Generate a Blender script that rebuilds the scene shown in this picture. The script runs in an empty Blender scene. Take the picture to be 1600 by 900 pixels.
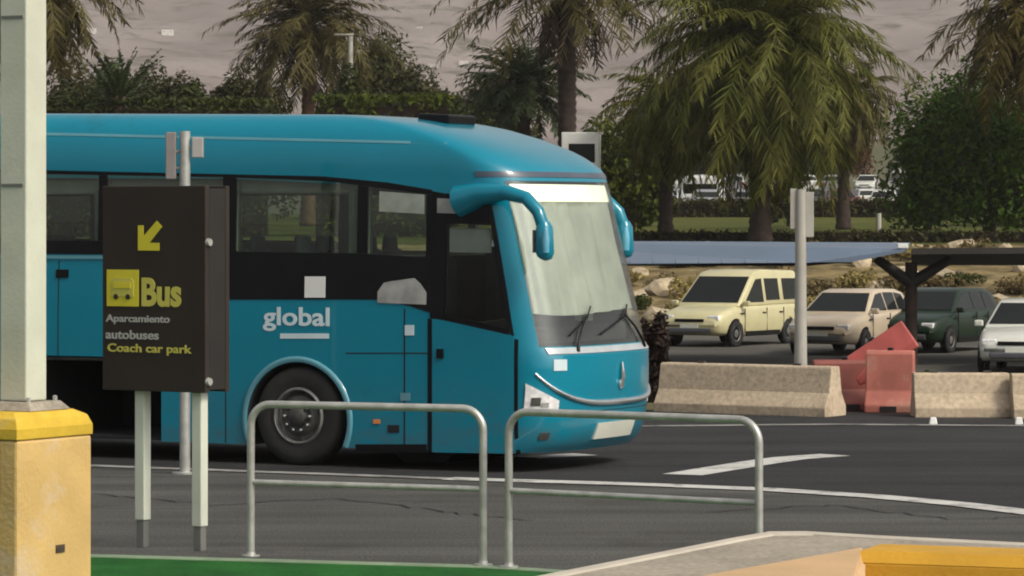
import bpy, bmesh, math, random
from mathutils import Vector, Matrix
R = math.radians
S = bpy.context.scene
COL = S.collection
PI = math.pi

# ------------------------------------------------------------------ camera, sky, sun, exposure
EYE = 2.5            # eye height above the road
F = 5580.0           # focal length in pixels of the 1600 px wide photograph
HZ = 340.0           # row of the horizon
cam_d = bpy.data.cameras.new("camera")
cam_d.sensor_width = 36.0
cam_d.lens = F / 1600 * 36.0
cam_d.shift_y = -(450 - HZ) / 1600
cam_d.clip_start = 0.5
cam_d.clip_end = 20000
cam = bpy.data.objects.new("camera", cam_d)
cam.location = (0, 0, EYE)
cam.rotation_euler = (R(90), 0, 0)
COL.objects.link(cam)
S.camera = cam

SUN_DIR = Vector((0.80, -0.62, 0.98)).normalized()     # towards the sun: right, behind the camera
W = bpy.data.worlds.new("World")
S.world = W
W.use_nodes = True
nt = W.node_tree
bg = nt.nodes["Background"]
sky = nt.nodes.new("ShaderNodeTexSky")
sky.sky_type = 'NISHITA'
sky.sun_disc = False
sky.sun_elevation = math.asin(SUN_DIR.z)
sky.sun_rotation = math.atan2(SUN_DIR.x, SUN_DIR.y)
sky.air_density = 1.0
sky.dust_density = 6.0
sky.ozone_density = 0.6
hsv = nt.nodes.new("ShaderNodeHueSaturation")
hsv.inputs["Saturation"].default_value = 0.30
nt.links.new(sky.outputs[0], hsv.inputs["Color"])
nt.links.new(hsv.outputs[0], bg.inputs[0])
bg.inputs[1].default_value = 0.105

sun_d = bpy.data.lights.new("sun", 'SUN')
sun_d.energy = 1.5
sun_d.angle = R(11)
sun_d.color = (1.0, 0.91, 0.76)
sun = bpy.data.objects.new("sun", sun_d)
sun.rotation_euler = (-SUN_DIR).to_track_quat('-Z', 'Y').to_euler()
sun.location = SUN_DIR * 60
COL.objects.link(sun)

S.view_settings.view_transform = 'Standard'
S.view_settings.look = 'None'
S.view_settings.gamma = 1.0
S.view_settings.use_curve_mapping = False
S.view_settings.exposure = 0.42
S.render.engine = 'CYCLES'
S.cycles.use_denoising = True
S.cycles.max_bounces = 8
S.cycles.transparent_max_bounces = 12
S.cycles.filter_width = 2.0

# ------------------------------------------------------------------ helpers
def P(px, py, s):
    """a point seen at photograph pixel (px, py) where one metre spans s pixels"""
    return Vector(((px - 800) / s, F / s, EYE - (py - HZ) / s))

def G(px, py, z=0.0):
    """the point of the horizontal plane z seen at a pixel"""
    s = (py - HZ) / (EYE - z)
    return Vector(((px - 800) / s, F / s, z))

def thing(name, label, cat, loc=(0, 0, 0), rz=0.0, group=None):
    o = bpy.data.objects.new(name, None)
    o.empty_display_size = 0.2
    o.location = loc
    o.rotation_euler = (0, 0, rz)
    COL.objects.link(o)
    return tag(o, label, cat, group)

def tag(o, label, cat, group=None):
    o["label"] = label
    o["category"] = cat
    if group:
        o["group"] = group
    return o

def kind(o, k):
    o["kind"] = k
    return o

def copy_thing(root, loc, rz, label, group=None):
    r = root.copy()
    COL.objects.link(r)
    r.location = loc
    r.rotation_euler = (0, 0, rz)
    r["label"] = label
    if group:
        r["group"] = group
    pairs = []
    for ch in root.children:
        c = ch.copy()
        COL.objects.link(c)
        c.parent = r
        pairs.append(c)
        for g in ch.children:
            d = g.copy()
            COL.objects.link(d)
            d.parent = c
            pairs.append(d)
    return r, pairs

def repaint(objs, frm, to):
    for o in objs:
        for sl in o.material_slots:
            if sl.material == frm:
                sl.link = 'OBJECT'
                sl.material = to

class MB:
    def __init__(self):
        self.v = []
        self.f = []
        self.m = []
        self.mi = 0
    def add(self, vs, fs, M=None):
        n = len(self.v)
        if M is not None:
            vs = [M @ Vector(p) for p in vs]
        self.v += [tuple(p) for p in vs]
        for f in fs:
            self.f.append(tuple(i + n for i in f))
            self.m.append(self.mi)
        return self
    def box(self, c, d, M=None, taper=None):
        x, y, z = d[0] / 2, d[1] / 2, d[2] / 2
        t = taper or (1, 1)
        vs = [(-x, -y, -z), (x, -y, -z), (x, y, -z), (-x, y, -z),
              (-x * t[0], -y * t[1], z), (x * t[0], -y * t[1], z), (x * t[0], y * t[1], z), (-x * t[0], y * t[1], z)]
        vs = [(a + c[0], b + c[1], e + c[2]) for a, b, e in vs]
        return self.add(vs, [(0, 3, 2, 1), (4, 5, 6, 7), (0, 1, 5, 4), (1, 2, 6, 5), (2, 3, 7, 6), (3, 0, 4, 7)], M)
    def tube(self, pts, rad, n=10, caps=True, M=None, flat=1.0):
        pts = [Vector(p) for p in pts]
        k = len(pts)
        if not hasattr(rad, '__len__'):
            rad = [rad] * k
        vs = []
        up = None
        for i, p in enumerate(pts):
            d = (pts[min(i + 1, k - 1)] - pts[max(i - 1, 0)]).normalized()
            if up is None:
                up = Vector((0, 0, 1)) if abs(d.z) < 0.9 else Vector((0, 1, 0))
            a = d.cross(up).normalized()
            b = a.cross(d).normalized()
            up = b
            for j in range(n):
                t = 2 * PI * j / n
                vs.append(p + a * (math.cos(t) * rad[i] * flat) + b * (math.sin(t) * rad[i]))
        fs = []
        for i in range(k - 1):
            for j in range(n):
                j2 = (j + 1) % n
                fs.append((i * n + j, i * n + j2, (i + 1) * n + j2, (i + 1) * n + j))
        if caps:
            fs.append(tuple(reversed(range(n))))
            fs.append(tuple((k - 1) * n + j for j in range(n)))
        return self.add(vs, fs, M)
    def lathe(self, prof, n=28, M=None):
        """prof: (radius, height) pairs round the local Z axis"""
        vs, fs = [], []
        for r, h in prof:
            for j in range(n):
                t = 2 * PI * j / n
                vs.append((r * math.cos(t), r * math.sin(t), h))
        for i in range(len(prof) - 1):
            for j in range(n):
                j2 = (j + 1) % n
                fs.append((i * n + j, i * n + j2, (i + 1) * n + j2, (i + 1) * n + j))
        if prof[0][0] > 1e-5:
            fs.append(tuple(reversed(range(n))))
        if prof[-1][0] > 1e-5:
            fs.append(tuple((len(prof) - 1) * n + j for j in range(n)))
        return self.add(vs, fs, M)
    def prism(self, poly, z0, z1, M=None):
        n = len(poly)
        vs = [(p[0], p[1], z0) for p in poly] + [(p[0], p[1], z1) for p in poly]
        fs = [tuple(reversed(range(n))), tuple(range(n, 2 * n))]
        for i in range(n):
            j = (i + 1) % n
            fs.append((i, j, n + j, n + i))
        return self.add(vs, fs, M)
    def build(self, name, mats, parent=None, smooth=None, fix=True, bevel=0.0):
        me = bpy.data.meshes.new(name)
        me.from_pydata(self.v, [], self.f)
        if not isinstance(mats, (list, tuple)):
            mats = [mats]
        for m in mats:
            me.materials.append(m)
        if len(mats) > 1:
            me.polygons.foreach_set("material_index", self.m)
        if fix or bevel:
            bm = bmesh.new()
            bm.from_mesh(me)
            if fix:
                bmesh.ops.recalc_face_normals(bm, faces=bm.faces)
            if bevel:
                es = [e for e in bm.edges if e.is_manifold and e.calc_face_angle(0) > R(30)]
                bmesh.ops.bevel(bm, geom=es, offset=bevel, segments=2, affect='EDGES', profile=0.5, clamp_overlap=True)
            bm.to_mesh(me)
            bm.free()
        if smooth is not None:
            me.polygons.foreach_set("use_smooth", [True] * len(me.polygons))
            me.set_sharp_from_angle(angle=R(smooth))
        me.update()
        o = bpy.data.objects.new(name, me)
        COL.objects.link(o)
        if parent is not None:
            o.parent = parent
        return o

# ------------------------------------------------------------------ materials
def N(t, k, **kw):
    n = t.nodes.new(k)
    for a, b in kw.items():
        setattr(n, a, b)
    return n

def mat(name, col, rough=0.6, metal=0.0, var=0.12, scale=3.0, col2=None, bump=0.0, bscale=40.0, coat=0.0,
        spec=0.5, island=0.0, stain=None, stain_scale=1.2, stain_lo=0.52, coords='Object'):
    m = bpy.data.materials.new(name)
    m.use_nodes = True
    t = m.node_tree
    b = t.nodes["Principled BSDF"]
    b.inputs["Roughness"].default_value = rough
    b.inputs["Metallic"].default_value = metal
    b.inputs["Specular IOR Level"].default_value = spec
    b.inputs["Coat Weight"].default_value = coat
    b.inputs["Coat Roughness"].default_value = 0.04
    tc = N(t, "ShaderNodeTexCoord")
    no = N(t, "ShaderNodeTexNoise")
    no.inputs["Scale"].default_value = scale
    no.inputs["Detail"].default_value = 6
    t.links.new(tc.outputs[coords], no.inputs["Vector"])
    rmp = N(t, "ShaderNodeValToRGB")
    c = Vector(col)
    c2 = Vector(col2) if col2 else c * (1 + var)
    c1 = c if col2 else c * (1 - var)
    rmp.color_ramp.elements[0].position = 0.36
    rmp.color_ramp.elements[1].position = 0.64
    rmp.color_ramp.elements[0].color = (*c1, 1)
    rmp.color_ramp.elements[1].color = (*c2, 1)
    t.links.new(no.outputs["Fac"], rmp.inputs[0])
    out = rmp.outputs[0]
    if stain:
        n2 = N(t, "ShaderNodeTexNoise")
        n2.inputs["Scale"].default_value = stain_scale
        n2.inputs["Detail"].default_value = 8
        n2.inputs["Roughness"].default_value = 0.7
        t.links.new(tc.outputs[coords], n2.inputs["Vector"])
        mr = N(t, "ShaderNodeMapRange")
        mr.inputs["From Min"].default_value = stain_lo
        mr.inputs["From Max"].default_value = stain_lo + 0.14
        t.links.new(n2.outputs["Fac"], mr.inputs["Value"])
        mx = N(t, "ShaderNodeMix", data_type='RGBA')
        t.links.new(mr.outputs[0], mx.inputs["Factor"])
        t.links.new(out, mx.inputs["A"])
        mx.inputs["B"].default_value = (*stain, 1)
        out = mx.outputs["Result"]
    if island:
        ge = N(t, "ShaderNodeNewGeometry")
        hs = N(t, "ShaderNodeHueSaturation")
        mr = N(t, "ShaderNodeMapRange")
        mr.inputs["To Min"].default_value = 1 - island
        mr.inputs["To Max"].default_value = 1 + island
        t.links.new(ge.outputs["Random Per Island"], mr.inputs["Value"])
        t.links.new(mr.outputs[0], hs.inputs["Value"])
        t.links.new(out, hs.inputs["Color"])
        out = hs.outputs[0]
    t.links.new(out, b.inputs["Base Color"])
    if bump:
        n3 = N(t, "ShaderNodeTexNoise")
        n3.inputs["Scale"].default_value = bscale
        n3.inputs["Detail"].default_value = 5
        t.links.new(tc.outputs[coords], n3.inputs["Vector"])
        bp = N(t, "ShaderNodeBump")
        bp.inputs["Strength"].default_value = bump
        bp.inputs["Distance"].default_value = 0.02
        t.links.new(n3.outputs["Fac"], bp.inputs["Height"])
        t.links.new(bp.outputs[0], b.inputs["Normal"])
    return m

def speckle(m, scale=70, amt=0.35, streak=None):
    """fine aggregate grains and, along the traffic, dark rubber streaks"""
    t = m.node_tree
    b = t.nodes["Principled BSDF"]
    src = b.inputs["Base Color"].links[0].from_socket
    tc = N(t, "ShaderNodeTexCoord")
    no = N(t, "ShaderNodeTexNoise"); no.inputs["Scale"].default_value = scale; no.inputs["Detail"].default_value = 3
    t.links.new(tc.outputs["Object"], no.inputs["Vector"])
    mr = N(t, "ShaderNodeMapRange")
    mr.inputs["From Min"].default_value = 0.3; mr.inputs["From Max"].default_value = 0.7
    mr.inputs["To Min"].default_value = 1 - amt; mr.inputs["To Max"].default_value = 1 + amt
    t.links.new(no.outputs["Fac"], mr.inputs["Value"])
    hs = N(t, "ShaderNodeHueSaturation")
    t.links.new(src, hs.inputs["Color"])
    val = mr.outputs[0]
    if streak:
        mp = N(t, "ShaderNodeMapping"); mp.inputs["Scale"].default_value = streak
        t.links.new(tc.outputs["Object"], mp.inputs["Vector"])
        n2 = N(t, "ShaderNodeTexNoise"); n2.inputs["Scale"].default_value = 1.0; n2.inputs["Detail"].default_value = 5; n2.inputs["Roughness"].default_value = 0.65
        t.links.new(mp.outputs[0], n2.inputs["Vector"])
        m2 = N(t, "ShaderNodeMapRange")
        m2.inputs["From Min"].default_value = 0.35; m2.inputs["From Max"].default_value = 0.65
        m2.inputs["To Min"].default_value = 0.72; m2.inputs["To Max"].default_value = 1.15
        t.links.new(n2.outputs["Fac"], m2.inputs["Value"])
        mu = N(t, "ShaderNodeMath", operation='MULTIPLY')
        t.links.new(val, mu.inputs[0]); t.links.new(m2.outputs[0], mu.inputs[1])
        val = mu.outputs[0]
    t.links.new(val, hs.inputs["Value"])
    t.links.new(hs.outputs[0], b.inputs["Base Color"])

def leaf_mat(name, c1, c2, scale=0.6, island=0.45, trans=0.25):
    m = mat(name, c1, rough=0.55, col2=c2, scale=scale, island=island, spec=0.12)
    t = m.node_tree
    b = t.nodes["Principled BSDF"]
    tr = N(t, "ShaderNodeBsdfTranslucent")
    mx = N(t, "ShaderNodeMixShader")
    mx.inputs[0].default_value = trans
    src = b.inputs["Base Color"].links[0].from_socket
    t.links.new(src, tr.inputs[0])
    t.links.new(b.outputs[0], mx.inputs[1])
    t.links.new(tr.outputs[0], mx.inputs[2])
    t.links.new(mx.outputs[0], t.nodes["Material Output"].inputs[0])
    return m

def glass_mat(name, tint=(0.8, 0.85, 0.83), ior=1.6, rough=0.02):
    m = bpy.data.materials.new(name)
    m.use_nodes = True
    t = m.node_tree
    t.nodes.remove(t.nodes["Principled BSDF"])
    tr = N(t, "ShaderNodeBsdfTransparent")
    tr.inputs[0].default_value = (*tint, 1)
    gl = N(t, "ShaderNodeBsdfGlossy")
    gl.inputs["Roughness"].default_value = rough
    fr = N(t, "ShaderNodeFresnel")
    ge = N(t, "ShaderNodeNewGeometry")
    mr = N(t, "ShaderNodeMapRange")
    mr.inputs["To Min"].default_value = ior
    mr.inputs["To Max"].default_value = 1.0 / ior
    t.links.new(ge.outputs["Backfacing"], mr.inputs["Value"])
    t.links.new(mr.outputs[0], fr.inputs[0])
    mx = N(t, "ShaderNodeMixShader")
    t.links.new(fr.outputs[0], mx.inputs[0])
    t.links.new(tr.outputs[0], mx.inputs[1])
    t.links.new(gl.outputs[0], mx.inputs[2])
    t.links.new(mx.outputs[0], t.nodes["Material Output"].inputs[0])
    return m

def emit_mat(name, col, st):
    m = mat(name, col, rough=0.5)
    b = m.node_tree.nodes["Principled BSDF"]
    b.inputs["Emission Color"].default_value = (*col, 1)
    b.inputs["Emission Strength"].default_value = st
    return m

M = {}
M['teal'] = mat("teal_paint", (0.000, 0.210, 0.305), rough=0.28, var=0.05, scale=0.5, coat=0.6, spec=0.3,
                stain=(0.004, 0.155, 0.215), stain_scale=0.9, stain_lo=0.6)
def grime(m, z0=0.15, z1=0.95, col=(0.10, 0.105, 0.095), amt=0.55):
    """road dirt thrown up over the lower skirt, broken up by noise"""
    t = m.node_tree; b = t.nodes["Principled BSDF"]
    src = b.inputs["Base Color"].links[0].from_socket
    tc = N(t, "ShaderNodeTexCoord"); sp = N(t, "ShaderNodeSeparateXYZ")
    t.links.new(tc.outputs["Object"], sp.inputs[0])
    mr = N(t, "ShaderNodeMapRange"); mr.inputs["From Min"].default_value = z0; mr.inputs["From Max"].default_value = z1
    mr.inputs["To Min"].default_value = amt; mr.inputs["To Max"].default_value = 0.0
    t.links.new(sp.outputs["Z"], mr.inputs["Value"])
    mp = N(t, "ShaderNodeMapping"); mp.inputs["Scale"].default_value = (1.5, 1.5, 4.0); t.links.new(tc.outputs["Object"], mp.inputs["Vector"])
    no = N(t, "ShaderNodeTexNoise"); no.inputs["Scale"].default_value = 2.0; no.inputs["Detail"].default_value = 8; no.inputs["Roughness"].default_value = 0.7
    t.links.new(mp.outputs[0], no.inputs["Vector"])
    m2 = N(t, "ShaderNodeMapRange"); m2.inputs["From Min"].default_value = 0.38; m2.inputs["From Max"].default_value = 0.66
    t.links.new(no.outputs["Fac"], m2.inputs["Value"])
    mu = N(t, "ShaderNodeMath", operation='MULTIPLY'); t.links.new(mr.outputs[0], mu.inputs[0]); t.links.new(m2.outputs[0], mu.inputs[1])
    mx = N(t, "ShaderNodeMix", data_type='RGBA')
    t.links.new(mu.outputs[0], mx.inputs["Factor"]); t.links.new(src, mx.inputs["A"]); mx.inputs["B"].default_value = (*col, 1)
    t.links.new(mx.outputs["Result"], b.inputs["Base Color"])
grime(M['teal'])
M['teal_lighter'] = mat("teal_lighter", (0.10, 0.30, 0.36), rough=0.3, var=0.05, coat=0.5)
M['black'] = mat("black_trim", (0.006, 0.006, 0.007), rough=0.30, var=0.2, spec=0.25)
M['bay'] = mat("bay_lining", (0.012, 0.012, 0.013), rough=0.9, var=0.3)
M['pane'] = mat("tinted_pane", (0.070, 0.098, 0.074), rough=0.10, var=0.25, scale=0.7, spec=0.8)
M['pane_dark'] = mat("dark_pane", (0.010, 0.014, 0.013), rough=0.06, var=0.2, scale=0.7, spec=0.7)
M['screen'] = glass_mat("windscreen_glass", (0.90, 0.93, 0.90), 1.75)
M['door_glass'] = glass_mat("door_glass", (0.62, 0.66, 0.62), 1.65)
M['pale_sheet'] = mat("blind_cloth", (0.54, 0.54, 0.48), rough=0.8, var=0.13, scale=3)
M['cream_glow'] = emit_mat("cream_glow_panel", (0.95, 0.93, 0.72), 0.85)  # cream strip with emission added to keep it bright behind the glass
M['white'] = mat("white_paint", (0.78, 0.78, 0.74), rough=0.4, var=0.04)
M['decal'] = mat("white_decal", (0.62, 0.74, 0.76), rough=0.5, var=0.05)
M['tyre'] = mat("tyre_rubber", (0.018, 0.018, 0.017), rough=0.85, var=0.25, bump=0.3)
M['rim'] = mat("wheel_steel", (0.22, 0.22, 0.205), rough=0.45, metal=0.5, var=0.2, scale=8)
M['rim_dark'] = mat("wheel_dark", (0.07, 0.07, 0.062), rough=0.6, metal=0.3, var=0.25, scale=8)
M['chrome'] = mat("bright_trim", (0.66, 0.68, 0.68), rough=0.18, metal=0.85, var=0.05)
M['lamp'] = mat("lamp_lens", (0.85, 0.84, 0.82), rough=0.12, var=0.15, scale=20, coat=1.0)
M['orange'] = mat("orange_lens", (0.7, 0.25, 0.06), rough=0.2, coat=1.0)
M['seat'] = mat("seat_cloth", (0.03, 0.05, 0.07), rough=0.9)
M['pale_panel'] = mat("pale_grey_panel", (0.34, 0.34, 0.32), rough=0.8, var=0.2, scale=6)
M['plate'] = mat("plate_white", (0.70, 0.70, 0.60), rough=0.4, var=0.05)
M['plate_blue'] = mat("plate_blue", (0.02, 0.08, 0.35), rough=0.4)

M['asphalt'] = mat("asphalt_worn", (0.090, 0.088, 0.081), rough=0.9, var=0.13, scale=0.35, bump=0.5, bscale=90,
                   stain=(0.070, 0.067, 0.062), stain_scale=0.5, stain_lo=0.54, spec=0.12)
M['asphalt_new'] = mat("asphalt_new", (0.038, 0.038, 0.039), rough=0.85, var=0.13, scale=0.5, bump=0.5, bscale=90,
                       stain=(0.050, 0.049, 0.047), stain_scale=0.35, stain_lo=0.53, spec=0.12)
M['line'] = mat("road_paint", (0.52, 0.51, 0.48), rough=0.75, var=0.10, scale=2.0, stain=(0.20, 0.19, 0.18),
                stain_scale=3.0, stain_lo=0.51, spec=0.12)
M['line_worn'] = mat("road_paint_worn", (0.30, 0.29, 0.27), rough=0.8, var=0.2, scale=2.0, stain=(0.10, 0.10, 0.095),
                     stain_scale=2.2, stain_lo=0.50, spec=0.12)
M['green'] = mat("green_paint", (0.014, 0.095, 0.014), rough=0.7, var=0.22, scale=2.5, bump=0.2,
                 stain=(0.028, 0.112, 0.028), stain_scale=1.6, stain_lo=0.56, spec=0.12)
M['green_kerb'] = mat("green_kerb", (0.20, 0.27, 0.17), rough=0.85, var=0.15, scale=4, bump=0.2)
M['concrete'] = mat("concrete", (0.31, 0.27, 0.21), rough=0.9, var=0.14, scale=1.6, bump=0.35, bscale=25,
                    stain=(0.25, 0.215, 0.17), stain_scale=1.3, stain_lo=0.57)
M['concrete_pale'] = mat("concrete_pale", (0.50, 0.45, 0.37), rough=0.9, var=0.10, scale=2, bump=0.3, bscale=30)
M['barrier'] = mat("barrier_concrete", (0.48, 0.385, 0.27), rough=0.9, var=0.12, scale=1.2, bump=0.35, bscale=18,
                   stain=(0.33, 0.255, 0.175), stain_scale=1.1, stain_lo=0.56)
M['peach'] = mat("faded_peach_paint", (0.56, 0.365, 0.19), rough=0.8, var=0.08, scale=1.5, bump=0.25, bscale=30,
                 stain=(0.46, 0.35, 0.24), stain_scale=2, stain_lo=0.56)
M['yellow'] = mat("yellow_paint", (0.56, 0.30, 0.018), rough=0.65, var=0.10, scale=1.4, bump=0.2, bscale=30,
                  stain=(0.47, 0.28, 0.04), stain_scale=2.0, stain_lo=0.55)
M['plinth'] = mat("faded_yellow_paint", (0.62, 0.41, 0.15), rough=0.8, var=0.10, scale=2.2, bump=0.3, bscale=30,
                  stain=(0.62, 0.47, 0.30), stain_scale=1.8, stain_lo=0.50)
M['steel'] = mat("galvanised_steel", (0.50, 0.50, 0.46), rough=0.35, metal=0.45, var=0.14, scale=9)
M['grey_paint'] = mat("pale_grey_paint", (0.60, 0.61, 0.49), rough=0.55, var=0.07, scale=3, bump=0.1,
                      stain=(0.56, 0.54, 0.43), stain_scale=2.2, stain_lo=0.55)
M['post_mid'] = mat("post_mid_grey", (0.40, 0.38, 0.33), rough=0.6, var=0.08, scale=3)
M['post_white'] = mat("post_white", (0.66, 0.68, 0.57), rough=0.5, var=0.05)
M['post_grey'] = mat("post_sleeve", (0.17, 0.17, 0.155), rough=0.7, var=0.12)
M['sign_brown'] = mat("sign_brown", (0.042, 0.034, 0.029), rough=0.45, var=0.08, scale=2, spec=0.12)
M['sign_edge'] = mat("sign_edge", (0.020, 0.017, 0.015), rough=0.5, var=0.1)
M['sign_yellow'] = mat("sign_yellow", (0.72, 0.62, 0.035), rough=0.5, var=0.04)
M['sign_pale'] = mat("sign_pale", (0.44, 0.43, 0.40), rough=0.5, var=0.04)
M['sign_ylw2'] = mat("sign_dull_yellow", (0.60, 0.54, 0.10), rough=0.5, var=0.04)
M['red_plastic'] = mat("red_plastic", (0.40, 0.085, 0.070), rough=0.5, var=0.15, scale=3)
M['red_faded'] = mat("faded_red_plastic", (0.42, 0.135, 0.10), rough=0.65, var=0.16, scale=3, stain=(0.46, 0.25, 0.18),
                     stain_scale=2.5, stain_lo=0.52)
M['cream_car'] = mat("cream_car_paint", (0.56, 0.46, 0.33), rough=0.35, var=0.05, coat=0.6)
M['van_paint'] = mat("van_paint", (0.58, 0.53, 0.30), rough=0.35, var=0.05, coat=0.6)
M['white_car'] = mat("white_car_paint", (0.62, 0.62, 0.55), rough=0.3, var=0.03, coat=0.7)
M['green_car'] = mat("dark_green_car_paint", (0.006, 0.020, 0.008), rough=0.35, var=0.05, coat=0.3, spec=0.3)
M['silver_car'] = mat("silver_car_paint", (0.36, 0.36, 0.36), rough=0.3, metal=0.4, var=0.03, coat=0.7)
M['grey_car'] = mat("grey_car_paint", (0.11, 0.11, 0.12), rough=0.3, metal=0.3, var=0.03, coat=0.7)
M['black_car'] = mat("black_car_paint", (0.012, 0.012, 0.014), rough=0.25, var=0.03, coat=0.8)
M['red_car'] = mat("red_car_paint", (0.20, 0.03, 0.02), rough=0.3, var=0.03, coat=0.7)
M['car_glass'] = mat("car_glass", (0.008, 0.010, 0.008), rough=0.05, var=0.1, spec=0.45)
M['tail'] = mat("tail_lens", (0.35, 0.02, 0.02), rough=0.2, coat=1.0)
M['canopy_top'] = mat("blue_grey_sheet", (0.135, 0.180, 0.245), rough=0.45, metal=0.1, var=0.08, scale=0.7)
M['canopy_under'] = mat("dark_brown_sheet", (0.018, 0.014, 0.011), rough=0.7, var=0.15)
M['lot'] = mat("car_park_asphalt", (0.090, 0.085, 0.075), rough=0.95, var=0.15, scale=0.3, bump=0.3, spec=0.12)
M['ground'] = mat("dry_ground", (0.115, 0.098, 0.055), rough=1.0, col2=(0.075, 0.082, 0.032), scale=0.09, bump=0.6, bscale=3.0,
                  coords='Object', spec=0.12)
M['lawn'] = mat("lawn_grass", (0.092, 0.096, 0.022), rough=1.0, col2=(0.060, 0.072, 0.014), scale=0.25, bump=0.8, bscale=12, spec=0.12)
M['bank'] = mat("bank_soil", (0.25, 0.19, 0.09), rough=1.0, col2=(0.075, 0.060, 0.030), scale=1.1, bump=0.9, bscale=5,
                stain=(0.30, 0.25, 0.15), stain_scale=1.5, stain_lo=0.55, spec=0.12)
M['rock'] = mat("mountain_rock", (0.185, 0.150, 0.138), rough=1.0, col2=(0.265, 0.225, 0.205), scale=0.009, bump=0.8, bscale=0.05,
                stain=(0.095, 0.085, 0.055), stain_scale=0.045, stain_lo=0.51, spec=0.12)
M['trunk'] = mat("palm_trunk", (0.120, 0.066, 0.042), rough=0.95, var=0.35, scale=4, bump=1.0, bscale=14)
M['trunk_dark'] = mat("palm_trunk_dark", (0.040, 0.026, 0.020), rough=0.95, var=0.35, scale=4, bump=1.0, bscale=14)
M['bark'] = mat("bark", (0.070, 0.052, 0.036), rough=0.95, var=0.3, scale=6, bump=0.8)
M['frond'] = leaf_mat("frond_olive", (0.080, 0.092, 0.014), (0.132, 0.132, 0.030))
M['frond_brown'] = leaf_mat("frond_brownish", (0.076, 0.068, 0.020), (0.105, 0.086, 0.030))
M['frond_yellow'] = leaf_mat("frond_tawny", (0.140, 0.108, 0.028), (0.100, 0.085, 0.020))
M['frond_lime'] = leaf_mat("frond_yellow_green", (0.095, 0.110, 0.010), (0.130, 0.125, 0.022))
M['frond_deep'] = leaf_mat("frond_deep", (0.032, 0.052, 0.020), (0.060, 0.080, 0.030))
M['dead'] = leaf_mat("frond_dead", (0.110, 0.075, 0.040), (0.070, 0.050, 0.030), trans=0.1)
M['leaf'] = leaf_mat("leaf_dark_green", (0.034, 0.082, 0.005), (0.070, 0.120, 0.010))
M['leaf_olive'] = leaf_mat("leaf_olive", (0.060, 0.066, 0.016), (0.040, 0.055, 0.013))
M['leaf_brown'] = leaf_mat("leaf_brown_green", (0.066, 0.060, 0.020), (0.042, 0.050, 0.015))
M['leaf_lime'] = leaf_mat("leaf_yellow_green", (0.088, 0.110, 0.010), (0.055, 0.075, 0.012))
M['leaf_dry'] = leaf_mat("leaf_dry_yellow", (0.36, 0.29, 0.11), (0.22, 0.18, 0.06), scale=1.5)
M['leaf_dry2'] = leaf_mat("leaf_dry_brown", (0.20, 0.15, 0.07), (0.12, 0.095, 0.04), scale=1.5)
M['leaf_rust'] = leaf_mat("leaf_rust", (0.17, 0.060, 0.028), (0.090, 0.050, 0.025), scale=1.0)
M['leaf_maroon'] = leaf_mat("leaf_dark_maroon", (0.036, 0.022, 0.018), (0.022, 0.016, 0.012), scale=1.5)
M['wall_white'] = mat("wall_white", (0.68, 0.65, 0.60), rough=0.8, var=0.05)
M['wall_grey'] = mat("wall_grey", (0.36, 0.35, 0.30), rough=0.85, var=0.08)
M['roof_tile'] = mat("roof_clay", (0.25, 0.12, 0.08), rough=0.9, var=0.15)

speckle(M['asphalt'], 45, 0.45, (0.10, 1.3, 1))
speckle(M['asphalt_new'], 45, 0.40, (0.08, 1.1, 1))
speckle(M['green'], 30, 0.22)
speckle(M['concrete'], 25, 0.20)
speckle(M['barrier'], 18, 0.18)

# ------------------------------------------------------------------ terrain
def lerp_tab(tab, x):
    if x <= tab[0][0]:
        return tab[0][1]
    for (a, u), (b, v) in zip(tab, tab[1:]):
        if x <= b:
            t = (x - a) / (b - a)
            t = t * t * (3 - 2 * t)
            return u + (v - u) * t
    return tab[-1][1]

HT = [(0, 0), (47.5, 0), (58, -0.65), (101, -0.65), (128, 1.55), (150, 1.9), (212, 2.7), (235, 2.8), (285, 4.5), (330, 4.7),
      (420, 7), (700, 14), (900, 26)]
from mathutils import noise as mnoise
def height(x, y):
    if y <= 800:
        h = lerp_tab(HT, y)
    else:
        h = 20 + (y - 800) * 0.082
        if y > 2000:
            h += (y - 2000) * 0.07
    if y > 330:
        k = min(1.0, (y - 330) / 1200)
        q = Vector((x * 0.0022, y * 0.0022, 3.1))
        h += k * 26 * mnoise.fractal(q, 0.9, 2.1, 5)
        if y > 850:
            h += 5.0 * mnoise.fractal(Vector((x * 0.012, y * 0.007, 1.7)), 0.8, 2.2, 4)
        h += k * 60 * (mnoise.noise(Vector((x * 0.0009, y * 0.0006, 7.7))))
    return h

def sheet(name, ys, xs_of, mtl, dz=0.0, k='structure'):
    b = MB()
    n = None
    for y in ys:
        xs = xs_of(y)
        n = len(xs)
        for x in xs:
            b.v.append((x, y, height(x, y) + dz))
    for i in range(len(ys) - 1):
        for j in range(n - 1):
            b.f.append((i * n + j, i * n + j + 1, (i + 1) * n + j + 1, (i + 1) * n + j))
            b.m.append(0)
    return kind(b.build(name, mtl, smooth=60, fix=False), k)

def frange(a, b, n):
    return [a + (b - a) * i / (n - 1) for i in range(n)]

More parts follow.
